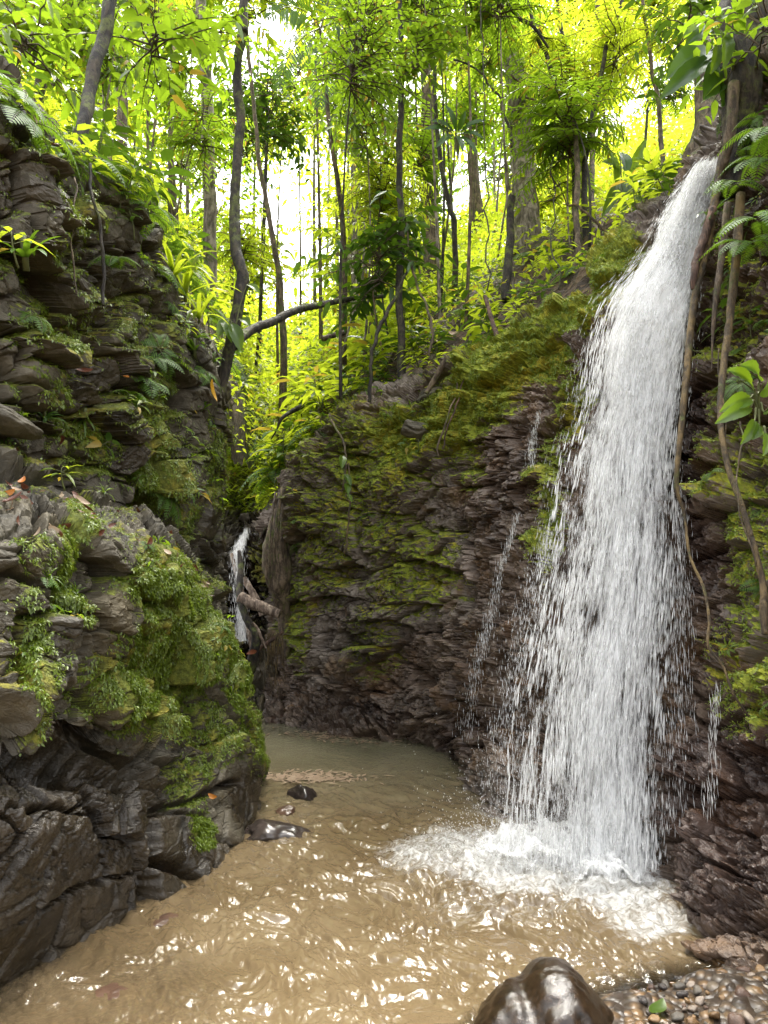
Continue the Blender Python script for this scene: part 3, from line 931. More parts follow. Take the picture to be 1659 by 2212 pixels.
def spindles(mb, c, d, L, W):
    """thin tapering threads of falling water"""
    c, d = np.asarray(c), nrm(np.asarray(d))
    n = len(c)
    s = nrm(np.cross(d, np.array([0.3, 1, 0.05])))
    t = np.cross(d, s)
    L, W = L[:, None], W[:, None]
    a, b, m = c - d * L * .55, c + d * L * .45, c + d * L * .15
    V = np.stack([a, m + s * W * .5, m + (-.5 * s + .87 * t) * W * .5, m + (-.5 * s - .87 * t) * W * .5, b], 1)
    k = np.arange(n)[:, None] * 5
    mb.add(V, [np.concatenate([k + f for f in ([0, 1, 2], [0, 2, 3], [0, 3, 1], [4, 2, 1], [4, 3, 2], [4, 1, 3])])])


NS = 110000
u = rng.normal(0.48, 0.36, NS)
v = rng.uniform(0.0, 1.0, NS) ** 0.85
keep = (u > -0.12 + 0.05 * rng.normal(size=NS)) & (u < 1.04 + 0.03 * rng.normal(size=NS)) & (rng.uniform(size=NS) < 0.30 + 1.2 * np.clip(fall_dens(u, v), 0, 1))
u, v = u[keep], v[keep]
cl = fbm(np.stack([u * 13, v * 22, 0 * u], -1), 1.0, 3)
k2 = cl > -0.12 + 0.25 * rng.normal(size=len(u))
u, v = u[k2], v[k2]
off = rng.uniform(-0.10, 0.30, len(u))
c = fall_at(u, v, off)
d = fall_at(u, np.clip(v + 0.03, 0, 1), off) - fall_at(u, np.clip(v - 0.02, 0, 1), off)
d = nrm(d) + rng.normal(size=d.shape) * 0.05
mb = MB()
nb = 16000
ub, vb = rng.normal(0.55, 0.27, nb), rng.uniform(0.0, 1.0, nb) ** 0.8
kb = (ub > -0.03) & (ub < 1.0) & (fbm(np.stack([ub * 7, vb * 9, 0 * ub + 4], -1), 1.0, 3) > -0.15)
ub, vb = ub[kb], vb[kb]
ob = rng.uniform(-0.05, 0.25, len(ub))
cb = fall_at(ub, vb, ob)
db = nrm(fall_at(ub, np.clip(vb + 0.03, 0, 1), ob) - fall_at(ub, np.clip(vb - 0.02, 0, 1), ob)) + rng.normal(size=cb.shape) * 0.03
spindles(mb, cb, db, rng.uniform(0.05, 0.15, len(ub)), rng.uniform(0.006, 0.016, len(ub)))
spindles(mb, c, d, rng.gamma(2.0, 0.019, len(u)) + 0.010, rng.uniform(0.0016, 0.0050, len(u)) * np.where(u < 0.25, 0.75, 1.0))
tag(put(mb, 'falling_strands', M['drop'], fall_root), kind='stuff')


def curtain(name, pts, n, spread, dep_j, root, L=(0.03, 0.09), W=(0.002, 0.005)):
    """loose strings of drops along a path given in survey pixels"""
    q = cr(np.asarray(pts, float), 300)
    k = rng.integers(0, 299, n)
    pp = q[k].copy()
    pp[:, 0] += rng.normal(size=n) * spread * (0.4 + 0.9 * k / 300)
    pp[:, 1] += rng.uniform(-6, 6, n)
    pp[:, 2] += rng.uniform(-dep_j, 0, n)
    cc = P(pp[:, 0], pp[:, 1], pp[:, 2])
    mb = MB()
    spindles(mb, cc, np.array([0.0, 0, -1]) + rng.normal(size=(n, 3)) * 0.06, rng.uniform(*L, n), rng.uniform(*W, n))
    return tag(put(mb, name, M['drop'], root), kind='stuff')


curtain('trickle', [(1165, 890, 5.85), (1150, 950, 5.8), (1148, 1010, 5.75)], 330, 6, 0.08, fall_root, (0.01, 0.05), (0.0015, 0.004))
curtain('trickle', [(1120, 1110, 5.95), (1085, 1220, 5.85), (1060, 1330, 5.75), (1030, 1440, 5.85), (1005, 1600, 6.2)], 800, 9, 0.15, fall_root, (0.02, 0.06), (0.002, 0.004))
curtain('trickle', [(1190, 1150, 5.1), (1150, 1300, 5.0), (1110, 1500, 4.95), (1080, 1700, 4.9)], 1700, 26, 0.3, fall_root, (0.01, 0.045), (0.0012, 0.0035))
curtain('trickle', [(1550, 1480, 4.0), (1540, 1600, 3.95), (1530, 1760, 3.9)], 130, 9, 0.06, fall_root)
curtain('trickle', [(1470, 1050, 4.7), (1470, 1400, 4.55), (1460, 1800, 4.25)], 900, 20, 0.15, fall_root)

# churned foam heap where the water lands, with thrown drops
hv, wv_ = 130, 220
gy_, gx_ = np.meshgrid(np.linspace(1770, 1960, hv), np.linspace(880, 1500, wv_), indexing='ij')
V = PW(gx_, gy_, 0.01)
hm = blobs(gx_, gy_, [(1190, 1845, 240, 62, 1.0), (1330, 1890, 150, 52, 0.95), (1040, 1840, 160, 45, 0.6)])
hm = np.clip(hm, 0, 1.1)
lump = 0.5 + 0.8 * fbm(V * [1, 1, 0], 6, 5) + 0.25 * fbm(V * [1, 1, 0], 30, 3)
V[..., 2] += hm ** 1.4 * (0.05 + 0.13 * np.clip(lump, 0, 2)) - 0.02
o = put(MB().add(V, [grid_faces(hv, wv_)]), 'splash_foam', M['foam'], fall_root)
attr(o.data, 'dens', -0.15 + 0.85 * hm)
n = 9000
bx_ = PW(np.clip(rng.normal(1230, 130, n), 960, 1470), rng.normal(1850, 26, n), 0.0)
hh = rng.exponential(0.14, n)
bx_[:, 2] = hh + 0.02
bx_[:, 0] += rng.normal(size=n) * hh * 0.5
bx_[:, 1] += rng.normal(size=n) * hh * 0.4
mb = MB()
spindles(mb, bx_, np.array([0, 0, 1.0]) + rng.normal(size=(n, 3)) * 0.7, rng.uniform(0.004, 0.018, n), rng.uniform(0.002, 0.007, n))
tag(put(mb, 'thrown_drops', M['drop'], fall_root), kind='stuff')

small = empty('waterfall', P(512, 1380, 9.9) * [1, 1, 0] + [0, 0, 0.4])
tag(small, 'small white cascade at the back of the gully behind the stranded logs', 'waterfall')
SM = np.array([(527, 541, 1146, 10.9), (506, 536, 1172, 10.35), (494, 524, 1198, 10.05), (505, 524, 1240, 9.95), (508, 530, 1300, 9.9), (506, 540, 1385, 9.75)], float)
q = cr(SM, 120)
uu = np.linspace(0, 1, 16)
V = P(q[:, :1] * (1 - uu) + q[:, 1:2] * uu, q[:, 2:3] + 0 * uu, q[:, 3:4] - 0.22 + 0 * uu)
V = V + 0.03 * fbm(V * [3, 3, 0.6], 3, 3)[..., None]
o = put(MB().add(V, [grid_faces(120, 16)]), 'water_sheet', M['sheet'], small)
uvl = o.data.uv_layers.new(name='UVMap')
li = np.empty(len(o.data.loops), np.int32)
o.data.loops.foreach_get('vertex_index', li)
UV = np.stack(np.broadcast_arrays(uu[None, :] * 0.3, np.linspace(0, 1.2, 120)[:, None]), -1).reshape(-1, 2)
uvl.data.foreach_set('uv', UV[li].astype(np.float32).ravel())
attr(o.data, 'dens', np.broadcast_to(0.35 + 0.3 * np.sin(np.pi * uu), (120, 16)))
curtain('falling_strands', [(533, 1148, 10.6), (515, 1190, 9.9), (514, 1250, 9.7), (518, 1385, 9.5)], 1500, 8, 0.2, small, (0.03, 0.10), (0.003, 0.008))

# ------------------------------------------------------------------ labels made at the end
ITEMS = []
LAND = [(155, 350, 'the leaning dark trunk at upper left'), (455, 500, 'the pale mottled trunk'), (515, 420, 'the crooked dark trunk'), (770, 420, 'the pale straight trunk'),
        (868, 500, 'the dark upright trunk'), (1115, 220, 'the thick brown trunk'), (1250, 200, 'the forked thin stems'), (1530, 200, 'the buttressed trunk by the fall'),
        (640, 675, 'the leaning bare log'), (395, 590, 'the strap leaved plant'), (455, 840, 'the hanging yellow leaf'), (60, 540, 'the upper left rock face'),
        (190, 720, 'the middle of the left cliff'), (330, 1040, 'the bright moss pad'), (150, 1120, 'the leaf strewn ledge'), (370, 1400, 'the big moss patch'), (30, 880, 'the grey slab on the left'),
        (930, 870, 'the round grey boulder'), (1130, 740, 'the mossy wall crest'), (1340, 590, 'the mossy hump beside the fall'), (1090, 600, 'the broken dark stump'),
        (980, 650, 'the shaded slope above the wall'), (600, 1180, 'the rotten root mass'), (530, 1170, 'the small cascade'), (560, 960, 'the gully slope'), (640, 850, 'the bright thicket in the gully'),
        (800, 760, 'the bent twig on the slope'), (700, 140, 'the drooping palm'), (990, 390, 'the bright gap in the trees'), (645, 540, 'the large sky gap'), (830, 1040, 'the mossy middle wall'),
        (1500, 700, 'the thick hanging root'), (1575, 700, 'the second hanging root'), (1620, 500, 'the ferns by the lip'), (1620, 850, 'the heart leaved plant'), (1620, 1350, 'the right wall'),
        (1180, 2130, 'the big wet boulder'), (1500, 2150, 'the gravel bank'), (1420, 2190, 'the green fallen leaf'), (900, 60, 'the middle of the canopy'), (320, 120, 'the upper left canopy'), (1330, 380, 'the broad hanging leaves')]
ORD = ['', 'second ', 'third ', 'fourth ', 'fifth ', 'sixth ', 'seventh ', 'eighth ', 'ninth ', 'tenth ', 'eleventh ', 'twelfth ', 'thirteenth ', 'fourteenth ', 'fifteenth ', 'sixteenth ', 'seventeenth ', 'eighteenth ', 'nineteenth ', 'twentieth ', 'twenty-first ', 'twenty-second ', 'twenty-third ', 'twenty-fourth ', 'twenty-fifth ']


def note(o, look, cat, group, top=None):
    o['category'] = cat
    o['group'] = group
    ITEMS.append((o, look, np.asarray(top if top is not None else o.location, float)))


def write_labels():
    bins = {}
    for o, look, p in ITEMS:
        d = D(p)
        best = min(LAND, key=lambda l: (l[0] - d[0]) ** 2 + (l[1] - d[1]) ** 2)
        dx, dy = d[0] - best[0], d[1] - best[1]
        rel = ('right of' if dx > 0 else 'left of') if abs(dx) > abs(dy) else ('below' if dy > 0 else 'above')
        bins.setdefault((look, best[2], rel), []).append((dx * dx + dy * dy, o))
    for (look, lm, rel), lst in bins.items():
        lst.sort(key=lambda t: t[0])
        for k, (_, o) in enumerate(lst):
            if len(lst) == 1:
                o['label'] = f'{look} {rel} {lm}'
            else:
                o['label'] = f'{look} {rel} {lm}, {ORD[min(k, len(ORD) - 1)]}nearest'


def dup(o, parent=None):
    c = o.copy()
    COL.objects.link(c)
    if parent is not None:
        c.parent = parent
    return c


# ------------------------------------------------------------------ stones
def stone_mesh(name, seed, scale, mat, sub=4, lumpy=0.35, cut=0.0, extra=None):
    bm = bmesh.new()
    bmesh.ops.create_icosphere(bm, subdivisions=sub, radius=1.0)
    me = bpy.data.meshes.new(name)
    bm.to_mesh(me)
    bm.free()
    co = np.empty(len(me.vertices) * 3, np.float32)
    me.vertices.foreach_get('co', co)
    p = co.reshape(-1, 3).astype(float)
    r = 1 + lumpy * fbm(p, 0.9, 3, off=seed * 7.3) + (0.03 if sub > 5 else 0.05) * fbm(p, 4, 4, off=seed)
    if cut:
        pr = np.random.default_rng(seed)
        for _ in range(7):
            nn = nrm(pr.normal(size=3))
            h = pr.uniform(0.55, 0.85)
            s = p @ nn
            r = np.where(s * r > h, h / np.maximum(s, 1e-3) * cut + r * (1 - cut), r)
    p = p * r[:, None]
    if extra:
        p = extra(p)
    p = p * np.asarray(scale)
    me.vertices.foreach_set('co', p.astype(np.float32).ravel())
    me.polygons.foreach_set('use_smooth', np.ones(len(me.polygons), bool))
    me.materials.append(mat)
    me.update()
    return me


def thing_mesh(name, me, loc, rot=(0, 0, 0)):
    o = bpy.data.objects.new(name, me)
    COL.objects.link(o)
    o.location = [float(c) for c in loc]
    o.rotation_euler = rot
    return o


def two_lobes(p):
    q = p.copy()
    q[:, 2] += 0.30 * np.exp(-((p[:, 0] - 0.25) / 0.42) ** 2) * (p[:, 2] > -0.3)
    q[:, 2] -= 0.16 * np.exp(-((p[:, 0] + 0.28) / 0.14) ** 2) * (p[:, 2] > 0.1)
    q[:, 2] -= 0.22 * np.clip(-p[:, 0] - 0.3, 0, 1)
    return q


b = thing_mesh('boulder', stone_mesh('boulder', 3, (0.275, 0.24, 0.19), M['stone_boulder'], 6, 0.10, 0.0, two_lobes), P(1182, 2235, 2.92))
tag(b, 'big smooth wet dark boulder with two humps at the bottom edge', 'boulder')
for (x, y, w_, hgt, lab, mat, sd) in [
    (652, 1716, 76, 26, 'dark rock standing clear of the shallow water', 'stone_dark', 21), (590, 1795, 135, 34, 'low wet grey rock with water running over it', 'stone_dark', 22),
    (618, 1752, 46, 15, 'small dark rock between the red rock and the near cliff', 'stone_rust', 24),
    (608, 1556, 92, 24, 'reddish wet rock at the back of the pool below the gully', 'stone_rust', 25), (262, 2140, 90, 7, 'wet stone half under the stream at lower left', 'stone_rust', 26),
    (355, 1985, 70, 6, 'brown stone awash beside the foot of the near cliff', 'stone_rust', 27), (345, 1902, 70, 60, 'dark red wet block wedged under the near cliff', 'stone_rust', 28)]:
    p = PW(x, y, 0.0)
    k = p[1] / FOC
    o = thing_mesh('rock', stone_mesh('rock', sd, (w_ * k * .5, w_ * k * .42, hgt * k * 1.0), M[mat], 5, 0.3, 0.6), p + [0, 0, -hgt * k * 0.25], (0, 0, sd))
    tag(o, lab, 'rock', 'rocks standing in the stream')
lg = P(633, 1528, 9.2)
o = thing_mesh('rock', stone_mesh('rock', 31, (0.17, 0.13, 0.10), M['stone_ochre'], 5, 0.2, 0.7), PW(640, 1558) + [0, 0, 0.10], (0.2, 0.6, 0))
tag(o, 'ochre yellow slab leaning at the back edge of the pool', 'rock', 'rocks standing in the stream')
for (x, y, Y, s, mat, lab) in [(932, 872, 8.25, (0.26, 0.2, 0.16), 'rock', 'round grey boulder set in moss on the wall crest'), (20, 915, 3.78, (0.22, 0.15, 0.07), 'rock', 'grey slanting slab resting on the left cliff'),
                               (905, 935, 7.95, (0.22, 0.16, 0.11), 'rock', 'grey pointed rock sticking out below the round boulder'), 
                               (505, 1165, 11.2, (0.16, 0.14, 0.1), 'rock', 'grey rock beside the lip of the small cascade'), (536, 1122, 11.9, (0.2, 0.16, 0.12), 'rock', 'grey rock in the stream above the small cascade')]:
    o = thing_mesh('rock', stone_mesh('rock', int(x), s, M[mat], 5, 0.3, 0.75), P(x, y, Y), (0.15, 0.3, x))
    tag(o, lab, 'rock', 'loose rocks on the cliffs')

protos = {}
for mat, word in (('stone_grey', 'grey'), ('stone_ochre', 'ochre'), ('stone_rust', 'rusty brown'), ('stone_pale', 'pale'), ('stone_dark', 'dark')):
    protos[word] = [stone_mesh('pebble', 40 + s + len(word), (1.0, 0.8, 0.55), M[mat], 3, 0.25, 0.8) for s in range(3)]
spots = []
tries = 0
while len(spots) < 240 and tries < 20000:
    tries += 1
    x, y = rng.uniform(0.05, 2.0), rng.uniform(2.75, 3.75)
    z = bed_z(x, y)
    if z < -0.16 + 0.05 * rng.uniform():
        continue
    big_ = rng.uniform() < 0.10
    r = rng.uniform(0.05, 0.085) if big_ else rng.uniform(0.010, 0.034)
    if (x - 0.66) ** 2 / 0.30 ** 2 + (y - 2.95) ** 2 / 0.26 ** 2 < 1 or any((x - a) ** 2 + (y - b_) ** 2 < (r + r2) ** 2 * 0.75 for a, b_, r2 in spots):
        continue
    spots.append((x, y, r))
words = list(protos)
for x, y, r in spots:
    wd = words[rng.choice(5, p=[0.3, 0.24, 0.2, 0.12, 0.14])]
    if r > 0.045:
        wd = ['grey', 'rusty brown', 'dark'][rng.integers(3)]
    o = thing_mesh('pebble', protos[wd][rng.integers(3)], (x, y, bed_z(x, y) + r * 0.30), tuple(rng.normal(size=3) * [0.25, 0.25, 3]))
    o.scale = (r, r, r)
    note(o, ('large ' if r > 0.045 else 'small ') + wd + ' stone', 'stone', 'stones on the gravel bank')

# ------------------------------------------------------------------ wood: roots, logs, vines
def wood(name, pts, mat, label, cat, group=None, sides=9, rough=0.22, wob=0.0):
    """pts: (x, y, distance, width in survey pixels)"""
    q = cr(np.asarray(pts, float), max(24, len(pts) * 9))
    V = P(q[:, 0], q[:, 1], q[:, 2])
    rad = q[:, 3] * 0.5 * q[:, 2] / FOC * (0.86 if name == 'hanging_root' else 1.0)
    if wob:
        V = V + wob * np.stack([fbm(V, 2.2, 3, off=c * 13 + pts[0][0]) for c in range(3)], -1)
    root = V[np.argmin(V[:, 2])]
    mb = MB()
    add_tube(mb, V - root, np.maximum(rad, 0.002), sides, 0, rough)
    o = mb.obj(name, M[mat])
    o.location = root
    tag(o, label, cat, group)
    return o


wood('hanging_root', [(1562, 330, 5.0, 24), (1545, 430, 4.9, 20), (1525, 540, 4.8, 22), (1505, 620, 4.72, 18), (1493, 700, 4.65, 18), (1484, 800, 4.55, 17), (1472, 920, 4.45, 15), (1463, 1010, 4.4, 13), (1462, 1060, 4.38, 11),
                    (1478, 1110, 4.35, 8), (1490, 1200, 4.25, 7), (1520, 1270, 4.15, 7), (1532, 1340, 4.05, 7), (1530, 1395, 4.0, 7), (1562, 1440, 3.95, 6), (1585, 1500, 3.9, 6), (1618, 1548, 3.9, 5)],
     'vine', 'long thick olive brown root hanging along the right edge of the waterfall', 'root', 'roots hanging on the right wall', 10, 0.18)
wood('hanging_root', [(1600, 420, 4.5, 24), (1590, 560, 4.4, 22), (1577, 680, 4.35, 20), (1562, 800, 4.25, 17), (1556, 900, 4.15, 15), (1570, 1000, 4.05, 15), (1598, 1080, 3.95, 15), (1628, 1180, 3.85, 16), (1648, 1260, 3.8, 17), (1650, 1320, 3.75, 20), (1652, 1370, 3.72, 16)],
     'vine', 'second hanging root, yellowish and wet, nearest the right edge', 'root', 'roots hanging on the right wall', 10, 0.18)
wood('hanging_root', [(1572, 440, 4.7, 20), (1558, 560, 4.65, 18), (1546, 650, 4.6, 14), (1540, 720, 4.58, 8), (1537, 800, 4.55, 2)], 'bark_brown', 'short brown root tapering to a point between the two long roots', 'root', 'roots hanging on the right wall')
wood('hanging_root', [(1540, 450, 4.85, 22), (1522, 510, 4.8, 24), (1505, 560, 4.75, 22), (1498, 600, 4.72, 18), (1496, 625, 4.72, 12)], 'bark_red', 'reddish wet root stub at the edge of the upper fall', 'root', 'roots hanging on the right wall')
wood('hanging_root', [(1585, 180, 4.8, 30), (1580, 260, 4.8, 30), (1570, 330, 4.85, 26), (1558, 380, 4.95, 20), (1545, 440, 5.0, 12)], 'bark_brown', 'grey smooth root curling down beside the waterfall lip', 'root', 'roots hanging on the right wall', 12)

wood('fallen_log', [(502, 748, 7.25, 22), (545, 712, 7.6, 20), (588, 695, 7.9, 19), (640, 670, 8.3, 17), (690, 659, 8.8, 15), (760, 645, 9.4, 11), (830, 640, 10, 9)], 'bark_dark', 'bare dark log leaning across the gap from the left cliff', 'log', None, 12, 0.2)
wood('fallen_log', [(697, 732, 9.5, 13), (718, 725, 9.6, 12), (745, 718, 9.8, 11)], 'bark_brown', 'short broken log below the leaning log', 'log')
wood('dead_branch', [(655, 876, 10.2, 12), (628, 890, 10.1, 10), (608, 905, 10, 7), (597, 930, 10, 4), (585, 950, 10, 3)], 'bark_dark', 'dark broken branch hanging over the gully', 'branch')
wood('dead_branch', [(890, 575, 8.6, 5), (862, 620, 8.5, 7), (830, 680, 8.4, 9), (812, 730, 8.35, 8), (802, 790, 8.3, 8), (800, 870, 8.3, 8)], 'bark_dark', 'bent mossy twig standing on the slope above the middle wall', 'branch', wob=0.05)
wood('dead_branch', [(880, 480, 8.7, 4), (884, 540, 8.65, 4), (890, 575, 8.6, 5), (915, 640, 8.5, 6), (935, 700, 8.3, 6), (930, 770, 8.2, 5)], 'bark_brown', 'thin brown stem crossing behind the bent twig', 'branch', wob=0.04)
wood('dead_branch', [(967, 770, 7.7, 13), (950, 800, 7.75, 13), (930, 835, 7.8, 12), (920, 850, 7.8, 10)], 'bark_brown', 'short mossy stick leaning on the slope by the round boulder', 'branch')
wood('dead_branch', [(1048, 640, 7.6, 9), (1062, 690, 7.4, 10), (1075, 730, 7.2, 11), (1085, 760, 7.1, 9)], 'bark_red', 'reddish dead stem above the mossy crest', 'branch')
LOGS = 'driftwood jammed in the gully'
wood('driftwood_log', [(518, 1291, 9.2, 25), (545, 1304, 9.15, 25), (575, 1316, 9.1, 24), (603, 1326, 9.05, 20)], 'drift', 'pale barkless log lying level across the gully', 'log', LOGS, 12)
wood('driftwood_log', [(516, 1190, 9.5, 9), (520, 1230, 9.4, 13), (517, 1280, 9.25, 15), (530, 1330, 9.1, 16), (552, 1372, 9.0, 18), (548, 1410, 9.0, 22), (540, 1450, 9.1, 24)], 'bark_dark', 'dark curved branch standing upright in front of the small cascade', 'log', LOGS, 10)
wood('driftwood_log', [(526, 1250, 9.6, 14), (540, 1272, 9.55, 14), (556, 1298, 9.5, 13), (566, 1330, 9.5, 12)], 'drift', 'grey slanting log behind the level log', 'log', LOGS)
wood('driftwood_log', [(500, 1196, 9.75, 8), (512, 1240, 9.7, 10), (526, 1300, 9.6, 12), (545, 1400, 9.5, 11)], 'drift', 'thin pale pole slanting beside the small cascade', 'log', LOGS)
wood('driftwood_log', [(545, 1345, 9.0, 7), (556, 1360, 9.0, 8), (566, 1382, 8.95, 7), (574, 1400, 8.95, 5)], 'drift', 'small grey crooked stick under the level log', 'log', LOGS)
wood('driftwood_log', [(610, 1365, 9.2, 7), (590, 1380, 9.1, 8), (568, 1395, 9.05, 9), (548, 1412, 9.0, 8)], 'bark_red', 'brown stick reaching up right from the jammed wood', 'log', LOGS)
for kx, lab in ((582, 'shaggy brown root bundle hanging below the level log'), (605, 'thin root bundle hanging at the right end of the level log')):
    t = empty('root_bundle', P(kx, 1480, 9.1))
    tag(t, lab, 'roots', 'root bundles in the gully')
    mb = MB()
    for _ in range(26 if kx < 600 else 10):
        x0 = kx + rng.normal() * (9 if kx < 600 else 4)
        ln = rng.uniform(60, 140)
        q = cr(np.array([(x0, 1372 + rng.uniform(-8, 8), 9.1), (x0 + rng.normal() * 3, 1372 + ln * .5, 9.1), (x0 + rng.normal() * 9, 1372 + ln, 9.1 + rng.normal() * .05)]), 8)
        add_tube(mb, P(q[:, 0], q[:, 1], q[:, 2]), np.linspace(0.006, 0.002, 8), 4)
    put(mb, 'root_strands', M['vine'], t)
# rotten root mass at the wall's left corner
q = cr(np.array([(640, 1000, 9.75, 20), (622, 1070, 9.75, 36), (606, 1140, 9.72, 46), (600, 1200, 9.72, 52), (604, 1260, 9.75, 46), (616, 1330, 9.85, 30), (620, 1420, 9.95, 20)], float), 60)
V = P(q[:, 0], q[:, 1], q[:, 2])
mb = MB()
add_tube(mb, V, q[:, 3] * .5 * q[:, 2] / FOC, 40, 0, 0.55)
t = empty('tree_stump', V[-1])
tag(t, 'rotten brown root mass bulging at the left corner of the middle wall', 'stump')
put(mb, 'stump_wood', M['bark_brown'], t)
mb = MB()
for _ in range(5):
    x0 = 596 + rng.normal() * 12
    q = cr(np.array([(x0 + 12, 1080 + rng.uniform(-40, 60), 9.3), (x0 + rng.normal() * 6, 1180, 9.2), (x0 + rng.normal() * 10, 1260 + rng.uniform(-20, 30), 9.3)]), 10)
    add_tube(mb, P(q[:, 0], q[:, 1], q[:, 2]), np.linspace(0.014, 0.004, 10), 5)
put(mb, 'root_strands', M['bark_brown'], t)

# fine roots and creepers hanging on the rock
THIN = 'thin roots trailing over the rock'
for pts, mt, lab in [
    ([(748, 1000, 8.35, 4), (755, 1060, 8.3, 4), (752, 1130, 8.25, 4), (745, 1200, 8.2, 5)], 'vine', 'thin tangled root running down the mossy middle wall'),
    ([(715, 905, 8.7, 5), (738, 950, 8.5, 5), (748, 1000, 8.35, 4), (742, 1060, 8.3, 3)], 'bark_brown', 'twisted root at the top of the middle wall'),
    ([(985, 830, 7.35, 4), (970, 890, 7.3, 4), (950, 950, 7.3, 5), (945, 985, 7.3, 4)], 'bark_brown', 'brown root strand draped beside the round boulder'),
    ([(1000, 815, 7.3, 3), (985, 870, 7.25, 4), (962, 925, 7.25, 4), (955, 970, 7.25, 3)], 'bark_red', 'reddish root strand draped right of the first strand'),
    ([(195, 360, 4.5, 7), (200, 450, 4.45, 7), (215, 540, 4.5, 8), (228, 610, 4.5, 8), (226, 660, 4.5, 7)], 'bark_dark', 'dark creeper hanging down the upper left cliff'),
    ([(150, 380, 4.3, 4), (162, 450, 4.25, 4), (160, 540, 4.2, 4), (172, 620, 4.2, 3)], 'bark_brown', 'fine brown creeper left of the dark creeper'),
    ([(1555, 760, 4.3, 3), (1560, 860, 4.2, 3), (1552, 960, 4.1, 3)], 'vine', 'thin aerial root between the two long hanging roots'),
    ([(1600, 900, 4.0, 4), (1612, 1000, 3.95, 4), (1605, 1100, 3.9, 3), (1620, 1220, 3.85, 3)], 'bark_brown', 'fine root hanging below the heart leaved plant')]:
    wood('trailing_root', pts, mt, lab, 'root', THIN, 6, 0.1, 0.05)

# ------------------------------------------------------------------ plants
def twig_cluster(seed, rx, rz, n_twigs, per, L, W, kind='broad', axis=None, lod=1):
    """a crown: twigs from a short axis, leaves along each; returns MB (0 leaf, 1 twig)"""
    g = np.random.default_rng(seed)
    mb = MB()
    B, Dv, S, LL, WW, DR = [], [], [], [], [], []
    for k in range(n_twigs):
        az = g.uniform(0, 2 * np.pi)
        el = g.uniform(-0.25, 0.9)
        z0 = g.uniform(-0.7, 0.5) * rz
        out = np.array([math.cos(az) * math.cos(el), math.sin(az) * math.cos(el), math.sin(el)])
        ln = rx * g.uniform(0.55, 1.1)
        t = np.linspace(0, 1, 9)
        droop = g.uniform(0.1, 0.6)
        pts = np.array([0, 0, z0]) + out * (t * ln)[:, None] + np.array([0, 0, -1.0]) * (droop * ln * t ** 2)[:, None] + np.cumsum(g.normal(size=(9, 3)) * ln * 0.02, 0)
        add_tube(mb, pts, np.linspace(0.012, 0.003, 9) * (0.6 + rx * 0.3), 3, 1, cap=False)
        m = max(3, int(per * g.uniform(0.7, 1.2)))
        tt = np.linspace(0.22, 1.0, m) if kind != 'pinnate' else np.repeat(np.linspace(0.18, 1.0, m // 2 + 1), 2)[:m]
        idx = tt * 8
        i0 = np.clip(idx.astype(int), 0, 7)
        f = (idx - i0)[:, None]
        pos = pts[i0] * (1 - f) + pts[i0 + 1] * f
        tan = nrm(pts[i0 + 1] - pts[i0])
        sd = nrm(np.cross(tan, [0, 0, 1.0]))
        sg = np.where(np.arange(m) % 2 == 0, 1.0, -1.0)[:, None]
        jit = 0.12 if kind == 'pinnate' else 0.38
        dv = tan * (0.45 if kind != 'hang' else 0.2) + sd * sg * 0.85 + g.normal(size=(m, 3)) * jit + np.array([0, 0, -0.15 if kind != 'hang' else -0.9])
        B.append(pos)
        Dv.append(dv)
        S.append(np.cross(dv, [0, 0, 1.0]) + g.normal(size=(m, 3)) * (0.15 if kind == 'pinnate' else 0.4) * np.linalg.norm(dv, axis=1)[:, None])
        taper = (1 - 0.55 * np.abs(tt - 0.45)) if kind == 'pinnate' else g.uniform(0.6, 1.15, m)
        LL.append(L * taper)
        WW.append(W * taper)
        DR.append(g.uniform(0.1, 0.45, m))
    add_leaves(mb, np.concatenate(B), np.concatenate(Dv), np.concatenate(S), np.concatenate(LL), np.concatenate(WW), np.concatenate(DR), 0.22, 0, lod)
    return mb


CROWNS = {}
for nm, args in {
    'broad': (1.0, 0.8, 44, 12, 0.20, 0.085, 'broad'), 'broad2': (1.0, 0.9, 52, 12, 0.16, 0.075, 'broad'), 'lance': (1.0, 0.9, 60, 14, 0.20, 0.045, 'broad'),
    'pinnate': (1.0, 0.6, 46, 26, 0.14, 0.036, 'pinnate'), 'pinnate2': (1.1, 0.7, 40, 30, 0.16, 0.042, 'pinnate'), 'hang': (0.9, 1.0, 56, 12, 0.18, 0.06, 'hang'), 'small': (1.0, 0.9, 90, 16, 0.10, 0.05, 'broad'),
    'spray': (1.0, 0.25, 16, 12, 0.19, 0.08, 'broad'), 'spray2': (1.0, 0.25, 15, 24, 0.15, 0.04, 'pinnate')}.items():
    mbs = twig_cluster(sum(map(ord, nm)), *args)
    for leafm in ('leaf', 'leaf_lime', 'leaf_dark'):
        CROWNS[nm, leafm] = mbs.mesh('crown', [M[leafm], M['twig']])

HOLES = [(990, 385, 62), (645, 545, 58), (600, 105, 40), (245, 320, 42), (560, 40, 26), (700, 25, 30), (450, 420, 30), (1440, 120, 40), (640, 640, 50), (330, 150, 36), (370, 470, 24), (730, 330, 26), (1400, 230, 30), (850, 130, 20), (1330, 60, 24), (480, 160, 30), (300, 480, 24), (560, 420, 26)]


def hole_hit(p, r_m, soft=0.22):
    d = D(p)
    rp = r_m / max(p[1], 1) * FOC * soft
    return any(math.hypot(d[0] - hx, (d[1] - hy)) < hr + rp for hx, hy, hr in HOLES)


